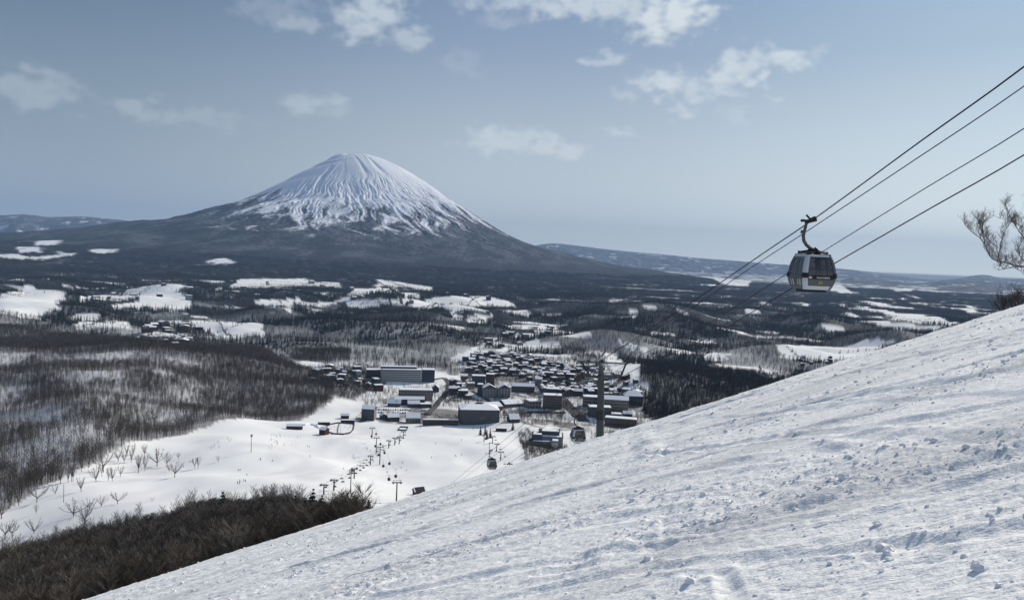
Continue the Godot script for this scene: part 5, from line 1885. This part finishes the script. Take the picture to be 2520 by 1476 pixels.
	t.tube([Vector3(0.02, 1.93, 0), Vector3(-0.2, 2.03, 0), Vector3(-0.38, 2.17, 0), Vector3(-0.52, 2.36, 0), Vector3(-0.56, 2.58, 0), Vector3(-0.51, 2.85, 0), Vector3(-0.46, 3.08, 0), Vector3(-0.43, 3.3, 0)], [0.085, 0.085, 0.085, 0.085, 0.08, 0.075, 0.07, 0.07], 8)
	t.box(Vector3(-0.62, 2.78, 0), Vector3(0.14, 0.16, 0.1))
	var arm := part("hanger_arm", t.mesh(), mat("galvanised", 0.10, 0.10, 0.105, 0.5, 0.2), o)
	t = Tri.new()
	t.box(Vector3(-0.22, 3.34, 0), Vector3(0.5, 0.17, 0.3), Basis(Vector3(0, 0, 1), 0.28))
	t.tube([Vector3(-0.34, 3.36, 0), Vector3(-0.62, 3.33, 0)], [0.045, 0.04], 6)
	t.tube([Vector3(-0.64, 3.33, -0.1), Vector3(-0.64, 3.33, 0.1)], [0.07], 8)
	t.tube([Vector3(-0.3, 3.4, 0.1), Vector3(-0.52, 3.6, 0.1)], [0.05, 0.05], 6)
	t.tube([Vector3(-0.2, 3.42, -0.1), Vector3(0.06, 3.55, -0.1)], [0.05, 0.04], 6)
	part("rope_grip", t.mesh(), dark, o)
	# the writing on the end that faces the slope
	var white := mat("white_print", 0.75, 0.75, 0.75, 0.6)
	lettering("Grand HIRAFU", 0.075, white, o, Vector3(0.14, 0.585, 0.852), 0.0, "name_lettering")
	lettering("21", 0.15, mat("yellow_print", 0.62, 0.5, 0.02, 0.6), o, Vector3(0.02, 0.355, 0.835), 0.0, "number_lettering")
	t = Tri.new()
	for a in [0.6, -0.6]:
		t.box(Vector3(-0.52, 0.585, 0.855), Vector3(0.03, 0.12, 0.012), Basis(Vector3(0, 0, 1), a))
	t.box(Vector3(-0.45, 0.585, 0.855), Vector3(0.05, 0.03, 0.012))
	t.box(Vector3(-0.59, 0.585, 0.855), Vector3(0.04, 0.09, 0.012))
	part("emblem", t.mesh(), white, o)
	return o

func rope(called: String, label: String, path: Array, radius: float, m: Material, group: String) -> void:
	var c := Curve3D.new()
	var pts := []
	for q in path:
		pts.append(at(q[0], q[1], q[2]))
	# on past the frame, towards the next tower up the hill
	pts.push_front(pts[0] + (pts[0] - pts[1]).normalized() * 34.0 + Vector3.UP * 1.4)
	pts.append(pts[-1] + (pts[-1] - pts[-2]).normalized() * 45.0)
	for i in pts.size():
		var tn: Vector3 = (pts[mini(i + 1, pts.size() - 1)] - pts[maxi(i - 1, 0)])
		var l := 0.3
		var before: float = pts[i].distance_to(pts[maxi(i - 1, 0)]) * l
		var after: float = pts[i].distance_to(pts[mini(i + 1, pts.size() - 1)]) * l
		c.add_point(pts[i], -tn.normalized() * before, tn.normalized() * after)
	c.bake_interval = 1.5
	var b := c.get_baked_points()
	var t := Tri.new()
	t.tube(Array(b), [radius], 6)
	tag(part(called, t.mesh(), m), label, "cable", group)

func build_gondola() -> void:
	var steel := mat("steel_rope", 0.02, 0.021, 0.024, 0.7)
	rope("haul_rope", "uppermost thick rope, the one the near gondola cabin hangs from", [[2520, 165, 26.5], [2270, 345, 31.6], [2008, 536, 39.1], [1900, 609, 43.6], [1690, 752, 56.0], [1428, 922, 84.0], [1293, 1040, 114.0], [1209, 1109, 146.0], [1150, 1157, 184.0]], 0.029, steel, "ropes of the gondola line")
	rope("haul_rope", "lowest thick rope of the four, passing behind the near cabin", [[2520, 382, 32.1], [2290, 513, 37.2], [2060, 645, 44.8], [1945, 712, 50.2], [1740, 832, 64.0], [1535, 925, 84.0], [1421, 1024, 103.0], [1286, 1117, 141.0], [1258, 1137, 153.0]], 0.029, steel, "ropes of the gondola line")
	rope("signal_cable", "thin cable second from the top, crossing the arm of the near cabin", [[2520, 213, 27.0], [2260, 388, 32.0], [1985, 570, 40.5], [1850, 658, 47.0], [1690, 766, 57.0], [1482, 889, 84.0], [1305, 1049, 116.0], [1150, 1170, 190.0]], 0.021, steel, "cables of the gondola line")
	rope("signal_cable", "thin cable third from the top, meeting the cabin at its roof", [[2520, 317, 30.0], [2290, 456, 35.4], [2040, 610, 43.0], [1935, 675, 47.6], [1740, 798, 61.0], [1540, 897, 84.0], [1277, 1100, 136.0], [1182, 1169, 184.0]], 0.021, steel, "cables of the gondola line")
	var line_turn := -atan(0.158) * -1.0
	var c := make_cabin("near grey and white gondola cabin with number 21, hanging high over the slope")
	c.set_meta("kindname", "gondola_cabin")
	var hang := func(grip: Vector3) -> Vector3:
		return grip - Vector3(0.0, 3.33, 0.0) + Basis(Vector3.UP, 0.157) * Vector3(0.2, 0, 0)
	c.position = hang.call(at(1997, 543.5, 39.4))
	c.rotation.y = 0.157
	copy(c, "dark gondola cabin hanging low just left of the brush, seen over the slope edge", hang.call(at(1209, 1109, 146.0)), 0.157)
	copy(c, "gondola cabin with pale frame at the foot of the lift tower", hang.call(at(1421, 1024, 103.0)), 0.157)
	lift_tower()

func lift_tower() -> void:
	var top := at(1480, 905, 84.0)
	var foot := at(1476, 1104, 84.0)
	foot.y = slope(foot.x, 84.0) - 0.4
	var o := thing("lift_tower", "grey green steel lift tower with crossarms and rope wheels, rising from behind the slope", "lift tower", foot)
	var up: Vector3 = top - foot
	var h := up.length()
	var ax := up.normalized()
	var paint := mat("tower_paint", 0.075, 0.092, 0.093, 0.6)
	var dark := mat("tower_dark", 0.035, 0.036, 0.04, 0.6)
	var grey := mat("tower_grey", 0.09, 0.097, 0.1, 0.5)
	var right := Vector3(cos(0.157), 0, -sin(0.157)).normalized()
	var ahead := Vector3(-sin(0.157), 0, -cos(0.157))
	var t := Tri.new()
	t.tube([Vector3.ZERO, ax * h * 0.45, ax * h * 0.93], [0.43, 0.385, 0.33], 20)
	part("column", t.mesh(), paint, o)
	t = Tri.new()
	t.tube([ax * h * 0.37, ax * h * 0.47], [0.405, 0.395], 20)
	t.tube([ax * h * 0.365, ax * h * 0.372], [0.47], 20)
	t.tube([ax * h * 0.468, ax * h * 0.475], [0.46], 20)
	part("flange", t.mesh(), dark, o)
	t = Tri.new()
	t.tube([ax * h * 0.9 , ax * h * 1.03], [0.3, 0.22], 10)
	t.box(ax * h * 0.88, Vector3(0.8, 0.3, 0.7))
	part("tower_head", t.mesh(), grey, o)
	var place := func(px: float, py: float) -> Vector3:
		return at(px, py, 84.0) - foot
	# crossarm that carries the wheels
	t = Tri.new()
	var la: Vector3 = place.call(1441, 926)
	var ra: Vector3 = place.call(1540, 928)
	t.tube([la, ra], [0.14], 8)
	part("crossarm", t.mesh(), grey, o)
	# service beam above with its two slanting struts
	t = Tri.new()
	var lb: Vector3 = place.call(1423, 889)
	var rb: Vector3 = place.call(1546, 895)
	t.tube([lb, rb], [0.075], 6)
	part("service_beam", t.mesh(), grey, o)
	for s in [[1432, 890, 1452, 926], [1541, 895, 1527, 928]]:
		t = Tri.new()
		t.tube([place.call(s[0], s[1]), place.call(s[2], s[3])], [0.1], 6)
		part("strut", t.mesh(), dark, o)
	for s in [1449, 1482, 1540]:
		t = Tri.new()
		t.box(place.call(s, 888), Vector3(0.3, 0.18, 0.3))
		part("cable_saddle", t.mesh(), dark, o)
	# trains of rope wheels, along the rope
	var slopes := -0.30
	var dir := (ahead + Vector3.UP * slopes).normalized()
	for s in [[1427, 924, -1.0], [1534, 927, 1.0]]:
		var c: Vector3 = place.call(s[0], s[1])
		t = Tri.new()
		var bs := Basis(right, dir.cross(right).normalized() * -1.0, dir)
		t.box(c - Vector3.UP * 0.22 + right * 0.12 * s[2], Vector3(0.12, 0.5, 3.7), bs)
		t.box(c - Vector3.UP * 0.35 - right * 0.1 * s[2], Vector3(0.08, 0.4, 3.5), bs)
		var train := part("wheel_train", t.mesh(), dark, o)
		for i in 8:
			t = Tri.new()
			var wc: Vector3 = c - Vector3.UP * 0.2 + dir * (i - 3.5) * 0.44
			t.tube([wc - right * 0.06, wc + right * 0.06], [0.19], 12)
			part("rope_wheel", t.mesh(), grey, train)
		# catwalk with its railing beside the wheels
		t = Tri.new()
		for k in 9:
			t.box(c - Vector3.UP * 0.62 + dir * (k - 4.0) * 0.42 - right * s[2] * 0.45, Vector3(0.62, 0.05, 0.3), bs)
		part("catwalk", t.mesh(), grey, o)
		t = Tri.new()
		for k in 5:
			var q: Vector3 = c - Vector3.UP * 0.6 + dir * (k - 2.0) * 0.85 - right * s[2] * 0.75
			t.tube([q, q + Vector3.UP * 0.95], [0.025], 5)
		for hh in [0.5, 0.95]:
			t.tube([c - Vector3.UP * (0.6 - hh) - dir * 1.75 - right * s[2] * 0.75, c - Vector3.UP * (0.6 - hh) + dir * 1.75 - right * s[2] * 0.75], [0.025], 5)
		part("railing", t.mesh(), grey, o)
	# ladder up the column
	t = Tri.new()
	var face := -ahead * 0.5
	for s in [-0.2, 0.2]:
		t.tube([ax * 1.0 + face + right * s, ax * h * 0.9 + face * 0.85 + right * s], [0.022], 5)
	for k in int(h / 0.32) - 4:
		var q := ax * (1.1 + k * 0.32) + face
		t.tube([q - right * 0.2, q + right * 0.2], [0.014], 4)
	part("ladder", t.mesh(), grey, o)

# ------------------------------------------------------------------ the chairlifts on the run below

func pylon(label: String, px: float, py: float, top: float, turn: float, group: String, wide := 4.6) -> Array:
	var p := on_ground(px, py, 200.0)
	var h: float = (py - top) / F * -p.z * 1.02
	var o := thing("lift_pylon", label, "lift pylon", p - Vector3.UP * 0.3, turn, group)
	var m := mat("pylon_steel", 0.06, 0.062, 0.066, 0.6)
	var t := Tri.new()
	t.tube([Vector3.ZERO, Vector3(0, h * 0.94, 0)], [0.5, 0.36], 8)
	part("pole", t.mesh(), m, o)
	t = Tri.new()
	t.box(Vector3(0, h * 0.92, 0), Vector3(wide + 0.6, 0.5, 0.5))
	part("crossarm", t.mesh(), m, o)
	t = Tri.new()
	t.box(Vector3(0, h * 1.02, 0), Vector3(wide * 0.9, 0.16, 0.16))
	for s in [-1, 1]:
		t.tube([Vector3(s * wide * 0.42, h * 1.02, 0), Vector3(s * wide * 0.26, h * 0.92, 0)], [0.09], 4)
	part("service_frame", t.mesh(), m, o)
	var ends := []
	for s in [-1, 1]:
		t = Tri.new()
		t.box(Vector3(s * wide * 0.5, h * 0.92 + 0.1, 0), Vector3(0.25, 0.4, 3.2))
		t.box(Vector3(s * wide * 0.5 - s * 0.5, h * 0.92 - 0.45, 0), Vector3(0.7, 0.1, 3.0))
		part("wheel_train", t.mesh(), m, o)
		ends.append(o.transform * Vector3(s * wide * 0.5, h * 0.92 + 0.3, 0))
	return ends

func make_chair(four: bool) -> Node3D:
	var o := thing("lift_chair", "", "lift chair", Vector3.ZERO)
	var m := mat("chair_dark", 0.045, 0.045, 0.05, 0.7)
	var t := Tri.new()
	t.tube([Vector3(0, 0, 0), Vector3(0.1, -0.9, 0), Vector3(0.0, -2.0, -0.1), Vector3(0, -2.4, -0.3)], [0.06], 5)
	part("hanger", t.mesh(), m, o)
	t = Tri.new()
	t.box(Vector3(0, -2.75, 0.1), Vector3(2.0, 0.1, 0.55))
	part("seat", t.mesh(), m, o)
	t = Tri.new()
	t.box(Vector3(0, -2.4, -0.22), Vector3(2.0, 0.65, 0.1), Basis(Vector3.RIGHT, -0.2))
	part("backrest", t.mesh(), m, o)
	t = Tri.new()
	for s in [-1, 1]:
		t.tube([Vector3(s * 0.95, -2.2, -0.3), Vector3(s * 0.95, -2.4, 0.5), Vector3(s * 0.95, -2.8, 0.5)], [0.04], 4)
	part("armrest", t.mesh(), m, o)
	return o

func lift(which: String, spots: Array, cabins: bool, group: String, wide: float, per_span: float) -> void:
	var pts := []
	for q in spots:
		pts.append(on_ground(q[0], q[2], 200.0))
	var ends := []
	for i in spots.size():
		var a: Vector3 = pts[mini(i + 1, pts.size() - 1)] - pts[maxi(i - 1, 0)]
		var turn := atan2(a.x, a.z)
		var where: String = ["nearest", "second nearest", "third", "fourth", "fifth", "sixth", "seventh", "farthest"][i if i < spots.size() - 1 else 7]
		var e := pylon("dark steel T shaped pylon, %s one of the %s" % [where, which], spots[i][0], spots[i][2], spots[i][1], turn + PI, "pylons of the " + which, wide)
		ends.append(e)
	var steel := mat("steel_rope", 0.02, 0.021, 0.024, 0.7)
	var proto: Node3D = null
	for side in 2:
		var t := Tri.new()
		var line := []
		for i in ends.size():
			if i > 0:
				for k in [0.25, 0.5, 0.75]:
					line.append(ends[i - 1][side].lerp(ends[i][side], k) - Vector3.UP * 0.9 * 4.0 * k * (1.0 - k))
			line.append(ends[i][side])
		t.tube(line, [0.045], 4)
		tag(part("haul_rope", t.mesh(), steel), "%s hand rope of the %s" % [["left", "right"][side], which], "cable", "ropes of the " + which)
		var n := 0
		for i in range(1, ends.size()):
			var count := int(ends[i - 1][side].distance_to(ends[i][side]) / per_span + 0.5)
			for k in count:
				n += 1
				var f := (k + 0.5 + 0.2 * side) / count
				var p: Vector3 = ends[i - 1][side].lerp(ends[i][side], f) - Vector3.UP * 0.9 * 4.0 * f * (1.0 - f)
				var dir: Vector3 = ends[i][side] - ends[i - 1][side]
				var yaw := atan2(dir.x, dir.z) + PI * side
				var lab := "%s, %s from the near end, %s rope of the %s" % ["dark cabin" if cabins else "empty dark chair", nth(n), ["left", "right"][side], which]
				if cabins:
					var c := small_cabin(lab, p, yaw)
				else:
					if proto == null:
						proto = make_chair(true)
						proto.set_meta("kindname", "lift_chair")
						proto.set_meta("label", lab)
						proto.set_meta("group", "chairs of the " + which)
						proto.position = p
						proto.rotation.y = yaw
					else:
						copy(proto, lab, p, yaw, "chairs of the " + which)

var cabin_proto: Node3D = null
func small_cabin(label: String, p: Vector3, yaw: float) -> Node3D:
	if cabin_proto:
		return copy(cabin_proto, label, p, yaw)
	var o := thing("lift_cabin", label, "gondola", p, yaw, "cabins of the middle gondola lift")
	o.set_meta("kindname", "lift_cabin")
	var t := Tri.new()
	t.tube([Vector3(0, 0, 0), Vector3(0.35, -0.7, 0), Vector3(0.3, -1.5, 0), Vector3(0, -1.9, 0)], [0.08], 5)
	part("hanger_arm", t.mesh(), mat("chair_dark", 0.045, 0.045, 0.05), o)
	t = Tri.new()
	var ring := []
	for q in [[-3.9, 0.75], [-3.4, 0.95], [-2.7, 0.93], [-2.1, 0.75], [-1.9, 0.6]]:
		var r := []
		for k in 8:
			var a := TAU * (k + 0.5) / 8.0
			r.append(Vector3(cos(a), 0, sin(a)) * q[1] * 1.08 + Vector3.UP * q[0])
		ring.append(r)
	var g := Tri.new()
	for i in 4:
		for k in 8:
			(g if i == 1 or i == 2 else t).q(ring[i][k], ring[i][(k + 1) % 8], ring[i + 1][(k + 1) % 8], ring[i + 1][k])
	for k in range(1, 7):
		t.t(ring[4][0], ring[4][k], ring[4][k + 1])
		t.t(ring[0][0], ring[0][k + 1], ring[0][k])
	part("body", t.mesh(), mat("cabin_sill", 0.2, 0.19, 0.18), o)
	part("window_band", g.mesh(), mat("cabin_black", 0.022, 0.023, 0.026), o)
	cabin_proto = o
	return o

func light_mast(label: String, px: float, py: float, top: float, rows_: int, across: int, thick := 0.22) -> void:
	var p := on_ground(px, py, 200.0)
	var h: float = (py - top) / F * -p.z * 1.02
	var o := thing("floodlight_mast", label, "floodlight", p - Vector3.UP * 0.3, -atan(p.x / -p.z) + 0.3)
	var m := mat("mast_steel", 0.05, 0.045, 0.045, 0.7)
	var t := Tri.new()
	t.tube([Vector3.ZERO, Vector3(0, h, 0)], [thick, thick * 0.7], 8)
	part("pole", t.mesh(), m, o)
	if rows_ == 0:
		return
	t = Tri.new()
	for j in rows_:
		t.box(Vector3(0, h - 0.3 - j * 1.1, 0.2), Vector3(across * 1.0, 0.12, 0.12))
	part("lamp_frame", t.mesh(), m, o)
	var lamp := Tri.new()
	lamp.box(Vector3.ZERO, Vector3(0.75, 0.75, 0.4), Basis(Vector3.RIGHT, 0.35))
	var lm := lamp.mesh()
	for j in rows_:
		for i in across:
			part("lamp", lm, mat("lamp_body", 0.09, 0.085, 0.085, 0.5), o, Vector3((i - (across - 1) * 0.5) * 1.0, h - 0.3 - j * 1.1, 0.45))

func build_lifts() -> void:
	lift("long chairlift", [[796, 1190, 1217], [821, 1178, 1207], [871, 1150, 1178], [911, 1120, 1144], [956, 1082, 1103], [971, 1076, 1095], [982, 1073, 1093], [992, 1060, 1079]], false, "pylons", 4.6, 26.0)
	lift("middle gondola lift", [[975, 1181, 1236], [934, 1095, 1143], [925, 1073, 1117], [915, 1050, 1079]], true, "pylons", 5.4, 75.0)
	lift("right hand chairlift", [[1254, 1140, 1152], [1232, 1110, 1133], [1222, 1090, 1111], [1212, 1072, 1091], [1191, 1069, 1087]], false, "pylons", 5.0, 30.0)
	light_mast("tall dark floodlight mast with a wide bank of lamps behind the grey leafless trees", 862, 1214, 1153, 3, 3, 0.32)
	light_mast("slim dark floodlight pole standing alone on the bright part of the run", 617, 1113, 1068, 2, 2, 0.24)
	light_mast("tall floodlight pole beside the right hand chairlift", 1203, 1132, 1088, 1, 2, 0.26)
	light_mast("thin dark pole standing alone among the trees at lower left", 155, 1236, 1189, 0, 0, 0.16)
	light_mast("thin pale pole on the snow in front of the big grey hall", 1164, 1058, 1038, 1, 1, 0.16)
	light_mast("pole on the snow near the right end of the three white roofed huts", 1034, 1053, 1030, 0, 0, 0.18)

# ------------------------------------------------------------------ skiers

func person_mesh(seed_: int, jacket: Color, trousers: Color) -> ArrayMesh:
	# joints of a skier in a half crouch, 1.7 m tall; each bone a tapered capsule, all melted into one skin
	var g := RandomNumberGenerator.new()
	g.seed = seed_
	var tw := g.randf_range(-0.15, 0.15)
	var bones := [
		[Vector3(0, 1.42, 0.16), Vector3(0, 1.56, 0.2), 0.095, 0.1], [Vector3(0, 1.3, 0.1), Vector3(0, 1.42, 0.15), 0.07, 0.06], [Vector3(0, 0.92, -0.06), Vector3(0, 1.24, 0.07), 0.15, 0.17],
		[Vector3(-0.2, 1.28, 0.08), Vector3(-0.32, 1.05, 0.06), 0.075, 0.06], [Vector3(-0.32, 1.05, 0.06), Vector3(-0.3 + tw, 0.95, 0.32), 0.06, 0.045], [Vector3(0.2, 1.28, 0.08), Vector3(0.32, 1.05, 0.06), 0.075, 0.06],
		[Vector3(0.32, 1.05, 0.06), Vector3(0.3 + tw, 0.95, 0.32), 0.06, 0.045], [Vector3(-0.17, 1.28, 0.08), Vector3(0.17, 1.28, 0.08), 0.08, 0.08], [Vector3(-0.1, 0.9, -0.06), Vector3(-0.14, 0.5, 0.14), 0.11, 0.075],
		[Vector3(-0.14, 0.5, 0.14), Vector3(-0.14, 0.1, 0.0), 0.075, 0.06], [Vector3(0.1, 0.9, -0.06), Vector3(0.14, 0.5, 0.14), 0.11, 0.075], [Vector3(0.14, 0.5, 0.14), Vector3(0.14, 0.1, 0.0), 0.075, 0.06],
		[Vector3(-0.14, 0.07, -0.05), Vector3(-0.14, 0.06, 0.17), 0.06, 0.05], [Vector3(0.14, 0.07, -0.05), Vector3(0.14, 0.06, 0.17), 0.06, 0.05]]
	var cell := 0.055
	var lo := Vector3(-0.5, -0.05, -0.3)
	var n := Vector3i(19, 33, 15)
	var val := PackedFloat32Array()
	val.resize((n.x + 1) * (n.y + 1) * (n.z + 1))
	var sx := 1
	var sy := n.x + 1
	var sz := (n.x + 1) * (n.y + 1)
	for k in n.z + 1:
		for j in n.y + 1:
			for i in n.x + 1:
				var p := lo + Vector3(i, j, k) * cell
				var d := 1.0
				for b in bones:
					var ab: Vector3 = b[1] - b[0]
					var f := clampf((p - b[0]).dot(ab) / ab.length_squared(), 0, 1)
					var e: float = p.distance_to(b[0] + ab * f) - lerpf(b[2], b[3], f)
					var h := maxf(0.06 - absf(d - e), 0.0) / 0.06
					d = minf(d, e) - h * h * 0.015
				val[i + j * sy + k * sz] = d
	var where := {}
	var t := Tri.new()
	for k in n.z:
		for j in n.y:
			for i in n.x:
				var base := i + j * sy + k * sz
				var sum := Vector3.ZERO
				var cnt := 0
				for e in [[0, 1], [0, 2], [0, 4], [1, 3], [1, 5], [2, 3], [2, 6], [4, 5], [4, 6], [3, 7], [5, 7], [6, 7]]:
					var a: int = e[0]
					var b: int = e[1]
					var va := val[base + (a & 1) + ((a >> 1) & 1) * sy + (a >> 2) * sz]
					var vb := val[base + (b & 1) + ((b >> 1) & 1) * sy + (b >> 2) * sz]
					if (va < 0.0) != (vb < 0.0):
						var f := va / (va - vb)
						sum += Vector3(a & 1, (a >> 1) & 1, a >> 2).lerp(Vector3(b & 1, (b >> 1) & 1, b >> 2), f)
						cnt += 1
				if cnt:
					where[base] = lo + (Vector3(i, j, k) + sum / cnt) * cell
	var paint := func(p: Vector3) -> Color:
		if p.y > 1.5:
			return Color(0.04, 0.04, 0.045)      # helmet
		if p.y > 1.4:
			return Color(0.4, 0.26, 0.2) if p.z > 0.2 else Color(0.04, 0.04, 0.045)
		if p.y < 0.3:
			return Color(0.03, 0.03, 0.03)
		return jacket if p.y > 0.88 else trousers
	for k in range(1, n.z):
		for j in range(1, n.y):
			for i in range(1, n.x):
				var base := i + j * sy + k * sz
				for ax in 3:
					var step_: int = [sx, sy, sz][ax]
					var va := val[base]
					var vb := val[base + step_]
					if (va < 0.0) == (vb < 0.0):
						continue
					var u: int = [sy, sz, sx][ax]
					var w: int = [sz, sx, sy][ax]
					var q := [base, base - u, base - u - w, base - w]
					if not (where.has(q[0]) and where.has(q[1]) and where.has(q[2]) and where.has(q[3])):
						continue
					var col: Color = paint.call(where[q[0]])
					if va < 0.0:
						t.q(where[q[0]], where[q[3]], where[q[2]], where[q[1]], col)
					else:
						t.q(where[q[0]], where[q[1]], where[q[2]], where[q[3]], col)
	return t.mesh(true)

func build_people() -> void:
	var protos := []
	var skis := mat("skis", 0.12, 0.05, 0.04, 0.5)
	var cloth := tinted("skier_clothes", 0.85)
	var tones := [["black", Color(0.02, 0.02, 0.022), Color(0.02, 0.02, 0.02)], ["dark blue", Color(0.025, 0.035, 0.08), Color(0.02, 0.02, 0.025)], ["dark red", Color(0.14, 0.02, 0.02), Color(0.025, 0.025, 0.03)], ["grey", Color(0.1, 0.1, 0.105), Color(0.04, 0.04, 0.045)]]
	var where := [[756, 1099], [761, 1100.5], [762, 1124], [640, 1130], [670, 1135], [668, 1197], [845, 1155], [869, 1122.5], [873, 1129], [902, 1102], [904, 1106], [975, 1156], [987, 1152], [999, 1159], [990, 1139],
		[1062, 1126.5], [1120, 1122], [1122, 1125], [1136, 1120], [1072, 1092], [1136, 1084], [911, 1110.5], [919, 1137], [952, 1164], [467, 1137], [471.5, 1137], [586, 1158], [590, 1158], [607, 1170], [584, 1190], [589.5, 1185], [589, 1191], [599, 1184], [603, 1185.5], [450, 1149], [640, 1132.5],
		[812, 1056], [822, 1050], [828, 1060], [848, 1052], [856, 1056], [862, 1050], [866, 1060]]
	where.sort_custom(func(a, b): return a[0] < b[0])
	var ski := Tri.new()
	for s in [-1, 1]:
		ski.box(Vector3(s * 0.14, 0.015, 0.1), Vector3(0.09, 0.025, 1.7))
		ski.box(Vector3(s * 0.14, 0.06, 1.0), Vector3(0.08, 0.02, 0.2), Basis(Vector3.RIGHT, -0.5))
	var sm := ski.mesh()
	var poles := Tri.new()
	for s in [-1, 1]:
		poles.tube([Vector3(s * 0.31, 0.98, 0.34), Vector3(s * 0.42, 0.0, -0.1)], [0.012], 4)
	var pm := poles.mesh()
	var g := RandomNumberGenerator.new()
	g.seed = 77
	for i in where.size():
		var k := g.randi() % 4
		var p := on_ground(where[i][0], where[i][1], 200.0)
		var side := "left wing of run" if where[i][0] < 700 else "middle of run" if where[i][0] < 930 else "right wing of run"
		var play: bool = where[i][1] < 1062 and where[i][0] > 805 and where[i][0] < 870
		var lab := "person in %s ski clothes, %s skier from the left, %s" % [tones[k][0], nth(i + 1), "in fenced oval" if play else side]
		var turn := g.randf_range(-1.2, 1.2) + (0.0 if g.randf() < 0.7 else PI)
		var o := thing("person", lab, "person", p, turn, "skiers on the run")
		while protos.size() <= k:
			protos.append(person_mesh(protos.size(), tones[protos.size()][1], tones[protos.size()][2]))
		part("body", protos[k], cloth, o)
		part("skis", sm, skis, o)
		part("ski_poles", pm, skis, o)
